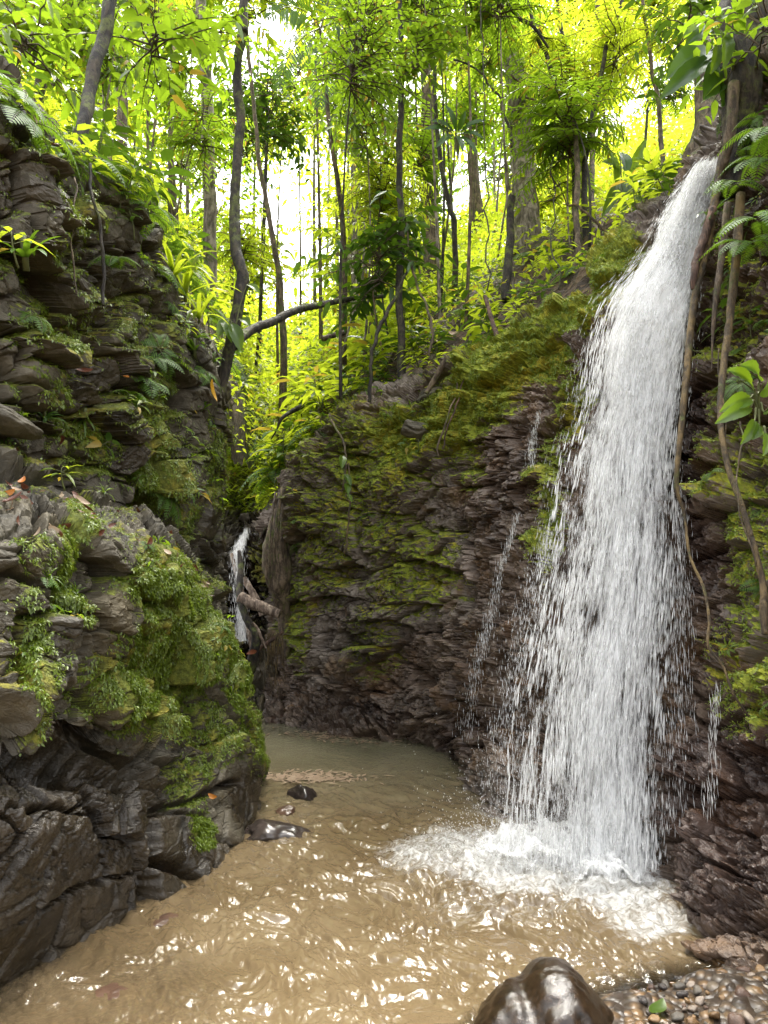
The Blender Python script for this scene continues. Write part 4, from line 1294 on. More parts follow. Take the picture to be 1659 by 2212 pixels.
def add_crown(tree, loc_world, kind, leafm, s, sz=None, name='crown'):
    o = bpy.data.objects.new(name, CROWNS[kind, leafm])
    COL.objects.link(o)
    o.parent = tree
    o.location = [float(a - b_) for a, b_ in zip(loc_world, tree.location)]
    o.scale = (s, s, sz or s)
    o.rotation_euler = (rng.normal() * 0.15, rng.normal() * 0.15, rng.uniform(0, 6.28))
    return o


def trunk_tree(pts, mat, label, group=None, crowns=(), sides=12, rough=0.12, up=(-700, 1.0), name='tree', wob=0.03, dead=False):
    """pts: (x, y, distance, width) from top to foot, in survey pixels"""
    pts = [tuple(map(float, p)) for p in pts]
    if not dead:
        (x0, y0, Y0, w0), (x1, y1, Y1, w1) = pts[0], pts[1]
        f = (up[0] - y0) / (y1 - y0)
        pts = [(x0 + (x1 - x0) * f * 0.6, up[0], Y0 + 0.4, w0 * 0.55)] + pts
    q = cr(np.asarray(pts), len(pts) * 14)
    V = P(q[:, 0], q[:, 1], q[:, 2])
    rad = q[:, 3] * .5 * q[:, 2] / FOC
    foot = V[-1].copy()
    gz = ground_z(foot[0], foot[1])
    if gz < foot[2] and not dead:
        ext = np.linspace(0, 1, 8)[1:, None] * np.array([0, 0, gz - 0.1 - foot[2]])
        V = np.concatenate([V, foot + ext])
        rad = np.concatenate([rad, rad[-1] * np.linspace(1, 1.25, 7)])
    V = V + wob * np.stack([fbm(V, 1.3, 3, off=c * 13 + pts[0][0]) for c in range(3)], -1) * [1, 1, 0]
    t = empty(name, V[-1])
    tag(t, label, 'tree', group)
    mb = MB()
    add_tube(mb, V, np.maximum(rad, 0.004), sides, 0, rough)
    put(mb, 'trunk', M[mat], t)
    for (x, y, Y, kind, lm, s) in crowns:
        add_crown(t, P(x, y, Y), kind, lm, s, name='crown' if y < 0 else 'branch')
    if not dead:
        tp = V[0]
        add_crown(t, tp + [0, 0, 0.3], 'broad2', 'leaf', 1.6)
    return t


TR = 'forest trees behind the fall'
trunk_tree([(240, 0, 5.9, 29), (205, 140, 5.7, 29), (185, 240, 5.5, 30), (160, 345, 5.3, 33), (152, 380, 5.25, 36)], 'bark_dark', 'leaning dark bare trunk rooted on top of the left cliff', TR,
           [(330, 90, 6.4, 'spray', 'leaf', 1.0), (60, 90, 6.2, 'spray', 'leaf', 1.0)])
trunk_tree([(88, 0, 9, 26), (90, 100, 9, 25), (86, 200, 9, 24)], 'bark_brown', 'upright grey trunk behind leaves at the top left corner', TR, [(60, 60, 8, 'broad', 'leaf', 0.9), (150, 30, 8.5, 'broad2', 'leaf', 0.9)])
trunk_tree([(250, 40, 12, 24), (262, 200, 12, 24), (268, 400, 12, 23)], 'bark_brown', 'brown trunk seen against the sky right of the leaning trunk', TR)
trunk_tree([(371, 0, 11, 9), (369, 200, 11, 10), (366, 330, 11, 13), (375, 440, 11, 22), (378, 560, 11, 24)], 'bark_brown', 'slim brown trunk thickening downwards left of the pale trunk', TR, [(340, 130, 10, 'broad', 'leaf', 0.8)])
trunk_tree([(436, 0, 11, 24), (444, 150, 11, 27), (450, 300, 11, 29), (453, 450, 11, 30), (457, 700, 11, 31)], 'bark_pale', 'pale mottled straight trunk standing left of the crooked one', TR, [(420, 60, 10.2, 'broad', 'leaf', 0.7)])
trunk_tree([(524, 0, 7.6, 20), (527, 60, 7.6, 22), (512, 150, 7.6, 22), (517, 260, 7.6, 22), (508, 380, 7.5, 22), (506, 480, 7.4, 24), (516, 560, 7.3, 25), (528, 605, 7.25, 25), (510, 680, 7.2, 27), (498, 750, 7.2, 26), (480, 830, 7.2, 24), (474, 850, 7.2, 26)],
           'bark_dark', 'crooked dark mossy trunk growing from the left cliff corner', TR, [(470, 90, 7.4, 'spray', 'leaf', 0.7)], 14, 0.22)
trunk_tree([(545, 200, 13, 9), (575, 430, 13, 11), (600, 590, 13, 14), (613, 770, 13, 16)], 'bark_brown', 'slender tilted trunk right of the crooked dark one', TR)
trunk_tree([(764, 0, 15, 19), (766, 250, 15, 20), (770, 560, 15, 23)], 'bark_pale', 'pale straight trunk hung with creepers in the centre', TR, [(765, 70, 14.6, 'hang', 'leaf_lime', 0.7), (768, 250, 14.7, 'hang', 'leaf', 0.4)])
trunk_tree([(866, 0, 9, 11), (866, 200, 9, 14), (864, 450, 9, 15), (866, 680, 8.8, 17)], 'bark_dark', 'dark thin upright trunk in the middle of the slope', TR, [(900, 90, 8.6, 'broad', 'leaf', 0.7)])
trunk_tree([(922, 120, 14, 28), (925, 300, 14, 32), (932, 580, 14, 40)], 'bark_brown', 'brown trunk with shaggy bark left of the bright gap', TR)
trunk_tree([(938, 100, 11, 8), (945, 280, 11, 10), (962, 400, 11, 11), (982, 480, 11, 12)], 'bark_dark', 'thin dark slanting trunk at the left edge of the bright gap', TR)
trunk_tree([(1000, 150, 20, 19), (1018, 330, 20, 22), (1036, 480, 20, 24)], 'bark_brown', 'far brown trunk at the right edge of the bright gap', TR)
trunk_tree([(1078, 20, 11, 46), (1108, 130, 11, 47), (1122, 250, 11, 50), (1135, 400, 11, 55), (1140, 480, 11, 58)], 'bark_pale', 'thick brown lichen spotted trunk in the upper right', TR, [(1060, 90, 10.3, 'broad', 'leaf', 0.7)], 20)
trunk_tree([(1106, 425, 9, 16), (1100, 500, 8.9, 18), (1094, 600, 8.7, 20), (1094, 650, 8.6, 20)], 'bark_dark', 'broken dark stump standing on the slope', None, (), 10, 0.2, name='tree_stump', dead=True)['category'] = 'stump'
trunk_tree([(1140, 0, 9.5, 8), (1185, 120, 9.4, 10), (1215, 230, 9.3, 11), (1242, 360, 9.1, 13)], 'bark_dark', 'thin dark stem leaning left, first of the forked stems', TR, [(1165, 60, 9.3, 'spray2', 'leaf_lime', 0.8)])
trunk_tree([(1205, 0, 9.8, 8), (1228, 130, 9.7, 9), (1250, 280, 9.6, 11), (1262, 400, 9.5, 12)], 'bark_dark', 'thin dark stem in the middle of the forked stems', TR, [(1215, 130, 9.6, 'pinnate', 'leaf_lime', 0.7)])
trunk_tree([(1340, 0, 9, 9), (1305, 110, 9, 10), (1285, 230, 8.9, 10), (1268, 330, 8.8, 11), (1262, 430, 8.6, 14)], 'bark_dark', 'thin dark stem leaning right, last of the forked stems', TR, [(1345, 90, 9, 'pinnate2', 'leaf_lime', 0.9)])
trunk_tree([(1290, 0, 10.5, 11), (1282, 250, 10.4, 12), (1278, 480, 9.8, 14)], 'bark_brown', 'slim brown upright stem behind the forked stems', TR)
trunk_tree([(1240, 260, 8.4, 10), (1250, 360, 8.3, 13), (1246, 480, 8.0, 14), (1250, 560, 7.8, 13)], 'bark_brown', 'mossy broken stem draped with moss beside the forked stems', TR, (), 10, 0.3, dead=True)
trunk_tree([(1395, 60, 8, 8), (1420, 200, 8, 10), (1432, 330, 7.9, 11), (1440, 440, 7.6, 12)], 'bark_brown', 'slim stem standing left of the waterfall lip', TR, [(1420, 60, 8, 'pinnate', 'leaf_lime', 0.7)])
trunk_tree([(1500, 0, 7.6, 40), (1520, 120, 7.5, 50), (1528, 230, 7.4, 60), (1530, 310, 7.3, 78), (1524, 360, 7.2, 110), (1518, 400, 7.1, 130)], 'bark_brown', 'big buttressed trunk right behind the waterfall lip', TR, [(1490, 60, 6.8, 'spray', 'leaf_dark', 0.8)], 24, 0.3)
trunk_tree([(1640, -60, 4.9, 110), (1612, 80, 4.9, 100), (1600, 180, 4.9, 84), (1590, 260, 4.95, 70), (1585, 340, 5.0, 64), (1588, 420, 5.0, 60)], 'bark_dark', 'massive dark root base at the upper right corner', TR, [(1650, 60, 4.5, 'spray', 'leaf', 0.7)], 24, 0.35)
for pts, lab in [([(1085, 0, 9, 9), (1120, 40, 9, 8), (1160, 70, 9, 8), (1192, 105, 9, 6)], 'bare dark branch slanting through the leaves at top right'), ([(1105, 165, 9.6, 4), (1160, 230, 9.5, 6), (1220, 265, 9.4, 7), (1258, 300, 9.3, 7)], 'mossy thin branch arching left of the forked stems'),
                 ([(1395, 470, 7.8, 7), (1330, 520, 7.7, 9), (1290, 480, 7.9, 7), (1230, 430, 8.1, 5)], 'mossy branch arching low above the mossy hump'), ([(985, 135, 9.5, 4), (1040, 170, 9.4, 5), (1098, 265, 9.3, 6), (1102, 330, 9.3, 6)], 'thin drooping liana left of the thick brown trunk'),
                 ([(1040, 0, 8, 3), (1045, 300, 8, 3), (1052, 640, 7.6, 4)], 'straight thin liana hanging in front of the slope'), ([(1190, 120, 8.5, 3), (1195, 400, 8.4, 3), (1200, 620, 7.2, 4)], 'thin liana hanging right of the broken stump')]:
    wood('liana', pts, 'vine' if 'mossy' in lab else 'bark_dark', lab, 'branch', 'branches and lianas in the forest', 6, 0.2, 0.08)

# young trees filling the wood: each has its own stem and crown
kinds = ['broad', 'broad2', 'lance', 'pinnate', 'pinnate2', 'hang', 'small']
LOOK = {'broad': 'broad leaved young tree', 'broad2': 'oval leaved young tree', 'lance': 'narrow leaved young tree', 'pinnate': 'feathery leaved young tree', 'pinnate2': 'long frond young tree', 'hang': 'drooping leaved young tree', 'small': 'small leaved young tree'}
SHADE = {'leaf': '', 'leaf_lime': 'bright ', 'leaf_dark': 'dark '}
count = 0
cells = [(cx, cy) for cx in range(-40, 1700, 116) for cy in range(-90, 700, 100)]
rng.shuffle(cells)
passes = [('far', 20, 38, 1.9, 2.8), ('mid', 12, 20, 1.1, 1.7), ('near', 7.6, 12, 0.65, 1.0)]
for pname, y0, y1, s0, s1 in passes:
    for cx, cy in cells:
        x, y = cx + rng.uniform(-60, 60), cy + rng.uniform(-50, 50)
        Y = rng.uniform(y0, y1)
        s = rng.uniform(s0, s1)
        if pname == 'near' and (rng.uniform() < 0.55 or 250 < x < 720 and rng.uniform() < 0.6):
            continue
        if pname == 'mid' and rng.uniform() < (0.30 if x > 750 else 0.36):
            continue
        if pname == 'far' and rng.uniform() < (0.15 if x > 750 else 0.08):
            continue
        p = P(x, y, Y)
        gz = ground_z(p[0], p[1])
        if p[2] < gz + 0.5 * s or hole_hit(p, s):
            continue
        if pname == 'near' and (x > 1500 or y > 560 and x < 950):
            continue
        foot = np.array([p[0] + rng.normal() * 0.25, p[1] + rng.normal() * 0.2, gz - 0.1])
        t = empty('young_tree', foot)
        hgt = p[2] - foot[2]
        tt = np.linspace(0, 1, 14)
        line = foot + (p + [0, 0, 0.4 * s] - foot) * tt[:, None] + np.stack([np.sin(tt * 3.1) * rng.normal() * 0.12, np.sin(tt * 4.1) * rng.normal() * 0.12, 0 * tt], -1)
        mb = MB()
        add_tube(mb, line, np.linspace(0.014 + 0.005 * hgt, 0.008, 14) * (0.7 if pname == 'near' else 0.9), 6, 0, 0.1)
        put(mb, 'trunk', M[['bark_dark', 'bark_brown', 'bark_pale'][rng.integers(3)] if pname != 'far' else ['bark_pale', 'bark_brown'][rng.integers(2)]], t)
        kd = kinds[rng.choice(7, p=[.16, .18, .12, .18, .14, .1, .12])]
        if pname == 'far':
            kd = kinds[rng.choice(7, p=[.1, .25, .1, .1, .05, .15, .25])]
        lm = rng.choice(['leaf', 'leaf_lime', 'leaf_dark'], p=[.45, .5, .05] if x > 400 else [.6, .34, .06])
        add_crown(t, p, kd, lm, s)
        note(t, ('distant ' if pname == 'far' else '') + SHADE[lm] + LOOK[kd], 'tree', 'young trees filling the forest', p)
        count += 1
print('young trees', count)

# far-off canopy
n = 26000
cen = P(rng.uniform(-250, 1950, 700), rng.uniform(-350, 740, 700), rng.uniform(42, 70, 700))
cen = np.array([c_ for c_ in cen if not hole_hit(c_, 2.0, 0.7)])
ci = rng.integers(0, len(cen), n)
pos = cen[ci] + rng.normal(size=(n, 3)) * [2.2, 1.5, 1.7]
dd = D(pos)
ok = np.ones(n, bool)
for hx, hy, hr in HOLES:
    ok &= np.hypot(dd[:, 0] - hx, dd[:, 1] - hy) > hr * 0.95
pos = pos[ok]
mb = MB()
add_leaves(mb, pos, rng.normal(size=pos.shape) - [0, 0, 0.5], rng.normal(size=pos.shape), rng.uniform(0.35, 0.8, len(pos)), rng.uniform(0.18, 0.36, len(pos)), 0.3, 0.2, 0, 0)
o = mb.obj('far_forest', M['leaf_lime'])
tag(o, 'far off canopy glowing yellow green behind the trees', 'forest', kind='stuff')


# leafy ground cover on the slopes beyond the walls
mbc = MB()
for sf, nn in ((hillR, 30000), (hillL, 22000), (gully, 5000)):
    gxx, gyy, vv_ = sf['gx'].ravel(), sf['gy'].ravel(), sf['V'].reshape(-1, 3)
    yy = vv_[:, 1]
    w_ = ((gxx > -100) & (gxx < 1750)) * sstep(6.3, 9, yy) * sstep(75, 30, yy) * (0.12 + (yy > 11)) * (perlin(vv_ * 1.6) > -0.15)
    if sf is gully:
        w_ = w_ * (gyy < 1120)
    ids = rng.choice(len(w_), nn, p=w_ / w_.sum())
    yb = yy[ids]
    k_ = np.clip(yb / 12, 0.7, 4)
    pos = vv_[ids] + rng.normal(size=(nn, 3)) * [0.12, 0.12, 0.0] * k_[:, None] + np.array([0, 0, 1.0]) * (rng.uniform(0.02, 0.5, nn) * k_)[:, None]
    az = rng.uniform(0, 6.28, nn)
    dv = np.stack([np.cos(az), np.sin(az), rng.uniform(-.7, .5, nn)], -1)
    add_leaves(mbc, pos, dv, np.cross(dv, [0, 0, 1.0]) + rng.normal(size=(nn, 3)) * .4, rng.uniform(.07, .17, nn) * k_ ** .8, rng.uniform(.03, .07, nn) * k_ ** .8, .3, .25, 0, 0)
o = mbc.obj('ground_cover', M['leaf_lime'])
tag(o, 'low leafy ground cover spreading over the forest slopes', 'ground cover', kind='stuff')


# small plants -------------------------------------------------------
def seedling(seed, h, nl, L, W, droop=0.4):
    g = np.random.default_rng(seed)
    mb = MB()
    top = np.array([g.normal() * 0.15 * h, g.normal() * 0.15 * h, h])
    t = np.linspace(0, 1, 7)
    st = top * t[:, None] + np.stack([np.sin(t * 3) * h * 0.06, 0 * t, 0 * t], -1)
    add_tube(mb, st, np.linspace(0.006, 0.003, 7), 4, 1)
    az = np.arange(nl) * 2.4 + g.uniform(0, 6)
    el = g.uniform(-0.1, 0.7, nl)
    zt = g.uniform(0.45, 1.0, nl)
    b0 = top * zt[:, None]
    dv = np.stack([np.cos(az) * np.cos(el), np.sin(az) * np.cos(el), np.sin(el)], -1)
    pet = g.uniform(0.15, 0.4, nl) * L
    b1 = b0 + dv * pet[:, None]
    for a, b_ in zip(b0, b1):
        add_tube(mb, np.array([a, (a + b_) / 2, b_]), 0.002, 3, 1, cap=False)
    add_leaves(mb, b1, dv, np.cross(dv, [0, 0, 1.0]) + g.normal(size=(nl, 3)) * .2, L * g.uniform(.7, 1.15, nl), W * g.uniform(.75, 1.1, nl), g.uniform(.5, 1.3, nl) * droop, 0.25)
    return mb


def fern(seed, nf, L, pin, wid, arch=0.6):
    g = np.random.default_rng(seed)
    mb = MB()
    for k in range(nf):
        az = k * 2 * np.pi / nf + g.normal() * 0.35
        out = np.array([math.cos(az), math.sin(az), 0])
        ln = L * g.uniform(0.7, 1.15)
        t = np.linspace(0, 1, 12)
        rise = g.uniform(0.35, 0.8)
        pts = out * (t * ln * 0.95)[:, None] + np.array([0, 0, 1.0]) * (ln * (rise * t - (rise + arch * .5) * t ** 2))[:, None]
        add_tube(mb, pts, np.linspace(0.004, 0.0015, 12), 3, 1, cap=False)
        m = pin
        tt = np.repeat(np.linspace(0.15, 0.99, m), 2)
        ix = tt * 11
        i0 = np.clip(ix.astype(int), 0, 10)
        f = (ix - i0)[:, None]
        pos = pts[i0] * (1 - f) + pts[i0 + 1] * f
        tan = nrm(pts[i0 + 1] - pts[i0])
        sd = nrm(np.cross(tan, [0, 0, 1.0]) + 1e-4)
        sg = np.where(np.arange(2 * m) % 2 == 0, 1.0, -1.0)[:, None]
        dv = sd * sg + tan * 0.45 + [0, 0, -0.1]
        wl = wid * ln * np.sin(np.pi * (0.12 + 0.88 * tt)) ** 0.8 + 0.004
        add_leaves(mb, pos, dv, tan, wl, np.full(2 * m, ln * 0.8 / m), 0.15, 0.1, 0, 0 if ln < 0.3 else 1)
    return mb


def strap(seed, nl, L, W):
    g = np.random.default_rng(seed)
    mb = MB()
    for k in range(nl):
        az = g.uniform(0, 6.28)
        el = g.uniform(0.35, 1.3)
        ln = L * g.uniform(.6, 1.1)
        t = np.linspace(0, 1, 11)
        out = np.array([math.cos(az) * math.cos(el), math.sin(az) * math.cos(el), math.sin(el)])
        pts = out * (t * ln)[:, None] + np.array([0, 0, -1.0]) * (g.uniform(.3, .75) * ln * t ** 2.2)[:, None]
        sd = nrm(np.cross(out, [0, 0, 1.0]))
        w_ = W * (0.35 + 0.65 * np.sin(np.pi * np.clip(t * 0.9 + 0.12, 0, 1)) ** .7) * np.where(t > .98, .05, 1)
        upv = nrm(np.cross(sd, np.gradient(pts, axis=0)))
        V = np.stack([pts - sd * w_[:, None] * .5 + upv * w_[:, None] * .15, pts, pts + sd * w_[:, None] * .5 + upv * w_[:, None] * .15], 1)
        mb.add(V, [grid_faces(11, 3)])
    add_tube(mb, np.array([[0, 0, -0.05], [0, 0, 0.03], [0, 0, .1]]), 0.015, 5, 1)
    return mb


SMALL = {}
for nm, mbp, lm in [('seedling_a', seedling(1, 0.10, 6, 0.085, 0.036), 'leaf'), ('seedling_b', seedling(2, 0.14, 8, 0.11, 0.04), 'leaf_lime'), ('seedling_c', seedling(3, 0.07, 5, 0.10, 0.05), 'leaf'), ('seedling_d', seedling(4, 0.2, 10, 0.12, 0.05), 'leaf_dark'),
                    ('herb_a', seedling(5, 0.28, 14, 0.16, 0.06), 'leaf_lime'), ('herb_b', seedling(6, 0.38, 18, 0.18, 0.055), 'leaf_lime'), ('herb_c', seedling(7, 0.3, 12, 0.22, 0.08), 'leaf_dark'),
                    ('fern_a', fern(8, 7, 0.22, 13, 0.30), 'fern'), ('fern_b', fern(9, 8, 0.36, 17, 0.24), 'fern'), ('fern_c', fern(10, 5, 0.16, 10, 0.34), 'fern'), ('strap_a', strap(11, 9, 0.26, 0.03), 'fern'), ('strap_b', strap(12, 14, 0.75, 0.055), 'leaf_lime'), ('strap_c', strap(14, 10, 0.2, 0.016), 'leaf')]:
    SMALL[nm] = mbp.mesh('plant', [M[lm], M['stem']])
SLOOK = {'seedling_a': ('seedling', 'small seedling'), 'seedling_b': ('seedling', 'bright leafy seedling'), 'seedling_c': ('seedling', 'low seedling'), 'seedling_d': ('seedling', 'tall seedling'), 'herb_a': ('herb', 'bright leafy herb'), 'herb_b': ('herb', 'tall bright herb'),
         'herb_c': ('herb', 'broad leaved herb'), 'fern_a': ('fern', 'small fern'), 'fern_b': ('fern', 'arching fern'), 'fern_c': ('fern', 'tiny fern'), 'strap_a': ('grassy_plant', 'tufted narrow leaved plant'), 'strap_b': ('strap_plant', 'large strap leaved plant'), 'strap_c': ('grassy_plant', 'grassy tuft')}
GRP = {'seedling': 'seedlings on the banks', 'herb': 'leafy herbs on the slopes', 'fern': 'ferns on the banks', 'grassy_plant': 'grassy tufts on the rock', 'strap_plant': 'strap leaved plants'}


def set_up(o, n_, spin, s):
    from mathutils import Vector, Quaternion, Matrix
    q_ = Vector((0, 0, 1)).rotation_difference(Vector(tuple(n_)))
    o.rotation_mode = 'QUATERNION'
    o.rotation_quaternion = q_ @ Quaternion((0, 0, 1), spin)
    o.scale = (s, s, s)


def plant(nm, p, n_=(0, 0, 1), s=1.0, look=None):
    o = bpy.data.objects.new(SLOOK[nm][0], SMALL[nm])
    COL.objects.link(o)
    o.location = [float(c_) for c_ in p]
    set_up(o, n_, rng.uniform(0, 6.28), s)
    note(o, look or SLOOK[nm][1], {'grassy_plant': 'plant', 'strap_plant': 'plant'}.get(SLOOK[nm][0], SLOOK[nm][0]), GRP[SLOOK[nm][0]], np.asarray(p) + [0, 0, 0.1 * s])
    return o


def scatter(surf, n, weight, names, s0, s1, probs=None, lift=0.6, min_d=0.0):
    w_ = weight(surf['gx'], surf['gy'], surf['N'], surf['V']).ravel()
    w_ = np.clip(w_, 0, None)
    if w_.sum() == 0:
        return
    ids = rng.choice(len(w_), n, replace=False, p=w_ / w_.sum())
    V, N = surf['V'].reshape(-1, 3), surf['N'].reshape(-1, 3)
    for i_ in ids:
        u_ = nrm(N[i_] * (1 - lift) + np.array([0, 0, lift]))
        plant(rng.choice(names, p=probs), V[i_], u_, rng.uniform(s0, s1))


inview = lambda gx, gy: ((gx > -10) & (gx < 1670)).astype(float)
# left cliff
scatter(left, 85, lambda gx, gy, N, V: inview(gx, gy) * (0.3 + np.clip(N[..., 2], 0, 1) * 2.0) * (gx < 488) * (gy < 1180) * (0.5 + 1.2 * ((gx > 240) & (gx < 470))),
        ['seedling_a', 'seedling_b', 'seedling_c', 'fern_a', 'fern_c', 'strap_a', 'strap_c'], 0.55, 1.15, [.26, .14, .18, .12, .14, .08, .08], 0.45)
scatter(left, 34, lambda gx, gy, N, V: (gx > 0) * (gx < 480) * (gy < 640) * (np.abs(gy - np.interp(gx, [0, 80, 160, 290, 332, 390, 455], [190, 290, 372, 430, 545, 690, 775])) < 45),
        ['seedling_d', 'herb_a', 'fern_b', 'seedling_b', 'herb_c'], 0.6, 1.1, None, 0.7)
# near cliff: few plants on its ledge and moss edge
scatter(near, 26, lambda gx, gy, N, V: (gx > 0) * (gx < 560) * (gy < 1500) * np.clip(N[..., 2] - 0.2, 0, 1), ['seedling_a', 'seedling_c', 'fern_c', 'strap_c'], 0.4, 0.8, None, 0.5)
# middle wall
scatter(wall, 44, lambda gx, gy, N, V: (gx > 600) * (gx < 1000) * (gy < 1180) * (0.15 + np.clip(N[..., 2], 0, 1)), ['seedling_a', 'seedling_c', 'fern_c', 'strap_c', 'seedling_b'], 0.6, 1.2, None, 0.5)
# right wall
scatter(wall, 52, lambda gx, gy, N, V: (gx > 1575) * (gx < 1690) * (gy > 250) * (gy < 1560) * (0.6 + np.clip(N[..., 2], 0, 1)) * np.where(gy < 760, 1.6, 0.25), ['fern_a', 'fern_b', 'seedling_b', 'fern_c', 'seedling_d', 'herb_c'], 0.4, 0.8, [.25, .08, .2, .25, .15, .07], 0.35)
# slope above the wall
scatter(hillR, 110, lambda gx, gy, N, V: (gx > 640) * (gx < 1480) * (V[..., 1] < 11) * (gy > 380), ['herb_a', 'herb_c', 'seedling_d', 'fern_b', 'herb_b', 'seedling_b'], 0.7, 1.35, [.22, .2, .18, .12, .13, .15], 0.8)
scatter(hillR, 90, lambda gx, gy, N, V: (gx > 580) * (gx < 900) * (V[..., 1] > 9) * (V[..., 1] < 20) * 1.0, ['herb_a', 'herb_b', 'herb_c', 'fern_b'], 1.1, 2.2, [.3, .35, .15, .2], 0.85)
scatter(hillL, 60, lambda gx, gy, N, V: (gx > 150) * (gx < 560) * (V[..., 1] < 14) * 1.0, ['herb_a', 'herb_b', 'herb_c', 'fern_b', 'seedling_d'], 0.9, 1.7, None, 0.8)
# gully
scatter(gully, 70, lambda gx, gy, N, V: (gx > 480) * (gx < 640) * (gy < 1110) * (gy > 850) * 1.0, ['herb_a', 'seedling_d', 'fern_b', 'seedling_b', 'herb_c'], 0.7, 1.3, None, 0.6)

# particular plants of the photograph
for (x, y, Y, nm, s) in [(400, 640, 6.3, 'strap_b', 1.0), (375, 600, 6.2, 'strap_b', 0.8), (430, 690, 6.6, 'strap_b', 0.75), (55, 560, 3.75, 'strap_a', 1.2), (40, 580, 3.7, 'seedling_b', 1.3), (320, 830, 5.3, 'fern_a', 1.1), (140, 1060, 4.0, 'seedling_b', 0.9),
                         (250, 560, 4.9, 'fern_a', 1.0), (290, 520, 5.1, 'seedling_d', 1.0), (330, 780, 5.5, 'fern_b', 0.8), (420, 760, 6.5, 'strap_a', 1.2), (1650, 350, 4.3, 'fern_b', 0.75), (1668, 290, 4.2, 'fern_b', 0.85), (1585, 400, 4.5, 'fern_a', 1.0), (1615, 530, 4.2, 'fern_b', 0.75), (1640, 480, 4.1, 'fern_b', 0.8)]:
    plant(nm, P(x, y, Y), nrm(np.array([0.0, -0.35, 1])), s)


def big_leaf_plant(name, base, leaves, leafm, label, stemr=0.006, peak=0.4):
    """leaves: (tip px x, y, distance; base px x, y; width px)"""
    t = empty(name, base)
    tag(t, label, 'plant')
    ms, ml = MB(), MB()
    for (x0, y0, x1, y1, Y, w_) in leaves:
        a, b_ = P(x0, y0, Y + 0.05), P(x1, y1, Y - 0.08)
        ax = b_ - a
        L = np.linalg.norm(ax)
        ax = ax / L
        tt = np.linspace(0, 1, 15)
        sd = nrm(np.cross(ax, np.array([0.25, -1, 0.35])))
        nr = np.cross(sd, ax)
        nr = nr * (-1 if nr[1] > 0 else 1)
        mid = a + ax * (tt * L)[:, None] + nr * (0.10 * L * np.sin(np.pi * tt))[:, None]
        wl = w_ * Y / FOC * (np.sin(np.pi * np.clip(tt * 0.93 + 0.06, 0, 1)) ** (0.75 if peak < .5 else 1.0))
        us = np.array([-1, -.66, -.33, 0, .33, .66, 1])
        V = mid[:, None, :] + sd * (us[None, :, None] * .5 * wl[:, None, None]) + nr * (0.22 * (np.abs(us)[None, :, None] * wl[:, None, None]) + 0.016 * L * np.cos(tt * 40)[:, None, None] * np.abs(us)[None, :, None])
        ml.add(V, [grid_faces(15, 7)])
        c_ = (np.asarray(base) + a) / 2 + [0, 0, 0.06]
        q_ = cr(np.array([base, c_, a, a + ax * L * .5]), 16)
        add_tube(ms, q_, np.linspace(stemr * 1.3, stemr * .5, 16), 5)
    put(ml, 'foliage', M[leafm], t)
    put(ms, 'stem', M['stem'], t)
    return t


big_leaf_plant('broadleaf_plant', P(1345, 470, 7.4), [(1335, 395, 1300, 470, 7.4, 26), (1340, 390, 1338, 480, 7.3, 26), (1350, 385, 1372, 480, 7.4, 30), (1355, 380, 1395, 300, 7.3, 22), (1340, 370, 1300, 350, 7.4, 24), (1330, 400, 1318, 330, 7.4, 22)],
               'leaf', 'plant with broad hanging leaves left of the waterfall lip')
big_leaf_plant('broadleaf_plant', P(1344, 440, 7.1), [(1340, 330, 1352, 378, 7.0, 30)], 'leaf_dark', 'single dark glossy leaf hanging among the broad hanging leaves')
big_leaf_plant('climbing_plant', P(1560, 120, 5.2), [(1535, 110, 1440, 170, 5.1, 62), (1540, 130, 1425, 215, 5.0, 46), (1530, 60, 1480, 100, 5.2, 40), (1560, 150, 1520, 215, 5.0, 70), (1570, 150, 1560, 230, 5.0, 60), (1560, 60, 1590, 10, 5.0, 46), (1575, 90, 1640, 120, 4.9, 46), (1510, 20, 1480, 0, 5.1, 40)],
               'leaf_dark', 'climber with big dark lobed leaves at the upper right')
big_leaf_plant('climbing_plant', P(1585, 150, 4.8), [(1560, 70, 1562, 150, 4.7, 34), (1550, 100, 1535, 160, 4.75, 30)], 'leaf', 'pale silvery leaf pair hanging before the dark climber')
big_leaf_plant('heart_leaf_plant', P(1640, 900, 3.7), [(1620, 860, 1555, 890, 3.6, 38), (1625, 840, 1570, 800, 3.6, 40), (1640, 820, 1600, 790, 3.6, 44), (1640, 850, 1660, 800, 3.55, 60), (1620, 880, 1545, 915, 3.55, 34), (1630, 910, 1600, 960, 3.6, 30), (1650, 890, 1690, 850, 3.6, 50), (1640, 920, 1625, 950, 3.6, 24)],
               'leaf', 'heart leaved plant growing out of the right wall')
big_leaf_plant('climbing_plant', P(1655, 960, 3.5), [(1650, 935, 1648, 985, 3.45, 26)], 'leaf', 'single ribbed leaf hanging at the right edge')
big_leaf_plant('rosette_plant', P(990, 345, 8.3), [(975, 285, 915, 280, 8.2, 16), (980, 285, 930, 260, 8.2, 15), (985, 285, 960, 225, 8.2, 16), (990, 283, 1005, 240, 8.2, 14), (995, 285, 1050, 260, 8.2, 15), (995, 290, 1045, 300, 8.2, 16), (990, 295, 1030, 335, 8.2, 16), (985, 295, 1000, 330, 8.1, 14), (978, 292, 940, 320, 8.2, 15)],
               'leaf_dark', 'dark star shaped rosette of long leaves before the bright gap')
big_leaf_plant('creeping_plant', P(745, 1050, 8.2), [(740, 985, 738, 1012, 8.15, 17), (745, 1025, 758, 1050, 8.15, 14), (748, 1045, 752, 1068, 8.1, 15), (750, 1068, 760, 1085, 8.1, 10)], 'leaf', 'small creeper with round leaves on the middle wall root')
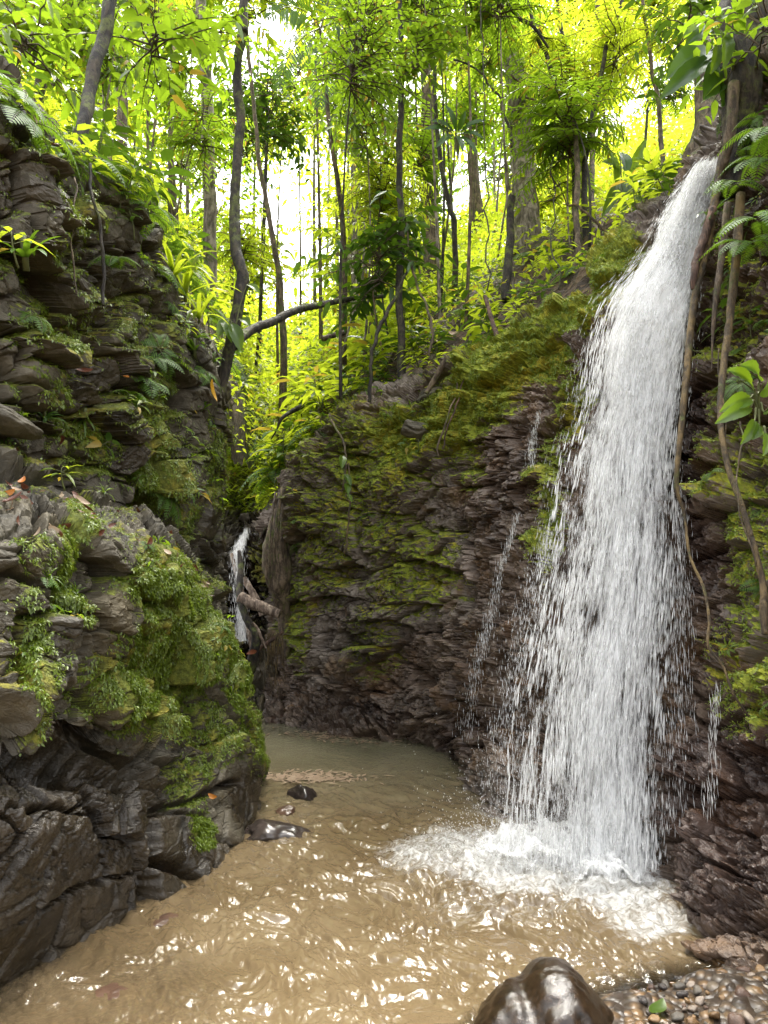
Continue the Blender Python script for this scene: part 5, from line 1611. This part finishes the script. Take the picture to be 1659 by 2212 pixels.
big_leaf_plant('climbing_plant', P(505, 720, 7.1), [(520, 690, 540, 705, 7.05, 22), (500, 700, 520, 760, 7.0, 32), (490, 690, 470, 730, 7.0, 24), (535, 615, 562, 636, 7.05, 16), (480, 690, 500, 740, 7.0, 20)], 'leaf', 'broad leaves hanging on the crooked dark trunk')

# palm with drooping fronds
t = empty('palm_tree', P(745, 560, 10.5))
t.location.z = ground_z(t.location.x, t.location.y)
tag(t, 'slender palm with drooping dark feather fronds in the upper middle', 'palm', TR)
q = cr(np.array([(692, 60, 9.8), (702, 160, 9.9), (712, 280, 10.0), (735, 430, 10.2), (745, 560, 10.5)], float), 40)
line = np.concatenate([P(q[:, 0], q[:, 1], q[:, 2]), [np.array(t.location)]])
mb = MB()
add_tube(mb, line, np.linspace(0.025, 0.04, 41), 8, 0, 0.1)
put(mb, 'trunk', M['bark_brown'], t)
for fr in [[(693, 60, 9.8), (655, 80, 9.6), (620, 130, 9.4), (602, 200, 9.3)], [(693, 60, 9.8), (700, 90, 9.5), (698, 160, 9.3), (690, 235, 9.2)], [(693, 60, 9.8), (660, 25, 9.6), (620, 15, 9.4), (575, 40, 9.3)],
           [(693, 60, 9.8), (730, 50, 9.8), (760, 90, 9.8), (775, 140, 9.7)], [(693, 60, 9.8), (710, 0, 9.8), (740, -40, 9.8), (790, -50, 9.8)]]:
    q = cr(np.array(fr, float), 30)
    pts = P(q[:, 0], q[:, 1], q[:, 2])
    mb = MB()
    add_tube(mb, pts, np.linspace(0.012, 0.003, 30), 4, 1)
    m = 20
    tt = np.repeat(np.linspace(0.2, 0.99, m), 2)
    ix = tt * 29
    i0 = np.clip(ix.astype(int), 0, 28)
    pos = pts[i0]
    tan = nrm(pts[i0 + 1] - pts[i0])
    sd = nrm(np.cross(tan, [0.1, 1.0, 0.25]))
    sg = np.where(np.arange(2 * m) % 2 == 0, 1., -1.)[:, None]
    add_leaves(mb, pos, sd * sg * .9 + tan * .6 + [0, 0, -.25], tan, 0.34 * np.sin(np.pi * (0.15 + 0.8 * tt)), np.full(2 * m, 0.032), 0.3, 0.1)
    put(mb, 'frond', [M['leaf_dark'], M['stem']], t)

# ------------------------------------------------------------------ moss cover made of tiny leaves (nobody could count it)
def moss_cover(surf, n, size, thr, name='moss', area=None, mat='mossleaf', hang=0.75):
    w_ = np.clip(surf['moss'] - thr, 0, 0.5) * inview(surf['gx'], surf['gy'])
    if area is not None:
        w_ = w_ * area(surf['gx'], surf['gy'])
    w_ = w_ * (perlin(surf['V'] * 9) > -0.12)
    w_ = w_.ravel()
    ids = rng.choice(len(w_), n, p=w_ / w_.sum())
    V, N = surf['V'].reshape(-1, 3)[ids], surf['N'].reshape(-1, 3)[ids]
    V = V + rng.normal(size=V.shape) * 0.006 + N * rng.uniform(0, 0.012, n)[:, None]
    dv = N * 0.5 + np.array([0, 0, -hang]) + rng.normal(size=V.shape) * 0.4
    mb = MB()
    sd = np.cross(dv, N + 0.01)
    add_leaves(mb, V, dv, sd, rng.uniform(0.6, 1.3, n) * size, rng.uniform(0.6, 1.1, n) * size * 0.55, 0.25, 0.2, 0, 0)
    o = mb.obj(name, M[mat])
    return o


tag(moss_cover(near, 90000, 0.018, 0.42), 'bright green moss covering the near left rock', 'moss', kind='stuff')
tag(moss_cover(left, 36000, 0.022, 0.30), 'moss and tiny creepers on the left cliff', 'moss', kind='stuff')
tag(moss_cover(wall, 90000, 0.018, 0.40, mat='mossleaf_lit', hang=0.35), 'moss on the right rock wall beside the waterfall', 'moss', kind='stuff')

# ------------------------------------------------------------------ fallen leaves
def dead_mesh(seed, mat):
    g = np.random.default_rng(seed)
    mb = MB()
    t = np.linspace(0, 1, 9)
    cu = g.uniform(0.15, 0.5)
    wl = 0.42 * np.sin(np.pi * np.clip(t * .94 + .05, 0, 1)) ** .8
    us = np.array([-1, -.5, 0, .5, 1])
    mid = np.stack([t - .5, 0.08 * np.sin(t * 4 + seed), cu * (t - .5) ** 2 * 1.6], -1)
    V = mid[:, None, :] + np.stack([0 * us, us * .5, cu * us ** 2 * .45], -1)[None] * wl[:, None, None] / 1.0
    mb.add(V, [grid_faces(9, 5)])
    return mb.mesh('dead_leaf', M[mat])


DEAD = {w_: [dead_mesh(s, m_) for s in range(3)] for w_, m_ in (('dark red', 'dead_red'), ('orange', 'dead_orange'), ('pale tan', 'dead_pale'))}
mask = ((near['gx'] > -5) & (near['gx'] < 470) & (near['gy'] > 960) & (near['gy'] < 1330) & (near['N'][..., 2] > 0.25)).ravel().astype(float)
edge_y = np.interp(near['gx'].ravel(), [0, 150, 300, 400, 470], [1140, 1150, 1185, 1235, 1310])
mask *= (near['gy'].ravel() < edge_y + 12)
ids = rng.choice(len(mask), 75, replace=False, p=mask / mask.sum())
NV, NN = near['V'].reshape(-1, 3), near['N'].reshape(-1, 3)


def dead_leaf(wd, p, n_, s):
    o = bpy.data.objects.new('dead_leaf', DEAD[wd][rng.integers(3)])
    COL.objects.link(o)
    o.location = [float(c_) for c_ in p]
    set_up(o, nrm(n_ + rng.normal(size=3) * .35), rng.uniform(0, 6.28), s)
    note(o, wd + ' fallen leaf', 'leaf', 'fallen leaves on the rock')
    return o


for i_ in ids:
    dead_leaf(rng.choice(list(DEAD), p=[.62, .08, .30]), NV[i_] + NN[i_] * 0.012, NN[i_], rng.uniform(0.045, 0.09))
for x, y, Y, wd, s in [(185, 785, 4.45, 'orange', 0.10), (178, 800, 4.45, 'dark red', .12), (272, 815, 5.0, 'orange', 0.09), (50, 1040, 3.55, 'orange', .08), (28, 1080, 3.4, 'dark red', .12), (135, 955, 4.3, 'dark red', .1), (108, 310, 4.2, 'dark red', .12), (75, 260, 4.0, 'pale tan', .14),
                       (1110, 640, 7.6, 'orange', .10), (1180, 655, 7.2, 'orange', .10), (980, 720, 8, 'pale tan', .14), (460, 1720, 4.7, 'orange', .07), (545, 1410, 5.5, 'dark red', .09)]:
    dead_leaf(wd, P(x, y, Y), np.array([0, -.6, .8]), s)
for x, y, Y, s, lab in [(456, 845, 6.55, 0.20, 'large yellow dead leaf hanging below the crooked trunk')]:
    o = bpy.data.objects.new('dead_leaf', dead_mesh(5, 'dead_yellow'))
    COL.objects.link(o)
    o.location = P(x, y, Y)
    o.rotation_euler = (0.5, 1.35, 0.3)
    o.scale = (s, s, s)
    tag(o, lab, 'leaf')
o = bpy.data.objects.new('fallen_leaf', MB().mesh('x', M['leaf']) if False else dead_mesh(8, 'leaf'))
COL.objects.link(o)
o.location = PW(1420, 2175, 0.06)
o.rotation_euler = (0.25, -0.15, 0.9)
o.scale = (0.10, 0.11, 0.06)
tag(o, 'fresh green leaf lying on the gravel right of the big boulder', 'leaf')
# drifting scraps on the pool
n = 520
sx = rng.normal(660, 60, n)
sy = np.where(rng.uniform(size=n) < 0.6, 1678 + rng.normal(size=n) * 6, 1590 + (sx - 640) * 0.06 + rng.normal(size=n) * 6)
sx = np.where(sy < 1630, sx + 70, sx)
pp = PW(np.clip(sx, 570, 880), sy, 0.008)
az = rng.uniform(0, 6.28, n)
mb = MB()
add_leaves(mb, pp, np.stack([np.cos(az), np.sin(az), 0 * az], -1), np.stack([-np.sin(az), np.cos(az), 0 * az], -1), rng.uniform(.04, .14, n), rng.uniform(.008, .04, n), 0.0, 0.1, 0, 0)
o = mb.obj('leaf_litter', M['dead_pale'])
tag(o, 'scraps of leaf litter floating on the back pool', 'litter', kind='stuff')

write_labels()

# ------------------------------------------------------------------ light
SUN_EL, SUN_AZ = R(68), R(8)      # from behind the forest, a little right
w = bpy.data.worlds.new('World')
SC.world = w
w.use_nodes = True
g = G(w.node_tree)
w.node_tree.nodes.clear()
sky = g.n('TexSky', sky_type='NISHITA', sun_disc=False, sun_elevation=SUN_EL, sun_rotation=SUN_AZ, air_density=1.0, dust_density=4.0, ozone_density=1.0)
hs = g.n('HueSaturation', {'Saturation': 0.12, 'Color': sky.outputs[0]})
bg = g.n('Background', {'Color': hs.outputs[0], 'Strength': 0.15})
wo = g.n('OutputWorld', {0: bg.outputs[0]})
sd_ = bpy.data.lights.new('sun', 'SUN')
so = bpy.data.objects.new('sun', sd_)
COL.objects.link(so)
sd_.energy, sd_.angle, sd_.color = 2.6, R(24), (1.0, 0.95, 0.86)
from mathutils import Vector
dirv = Vector((math.sin(SUN_AZ) * math.cos(SUN_EL), math.cos(SUN_AZ) * math.cos(SUN_EL), math.sin(SUN_EL)))
so.rotation_euler = dirv.to_track_quat('Z', 'Y').to_euler()
so.location = (3, 10, 30)
sd_.specular_factor = 0.3

SC.view_settings.view_transform = 'Standard'
SC.view_settings.look = 'None'
SC.view_settings.exposure = 2.65
SC.view_settings.gamma = 1.0
SC.view_settings.use_curve_mapping = False
SC.cycles.max_bounces = 8
SC.cycles.diffuse_bounces = 4
SC.cycles.glossy_bounces = 3
SC.cycles.transmission_bounces = 4
SC.cycles.transparent_max_bounces = 12
SC.cycles.caustics_reflective = False
SC.cycles.caustics_refractive = False
SC.cycles.use_denoising = True
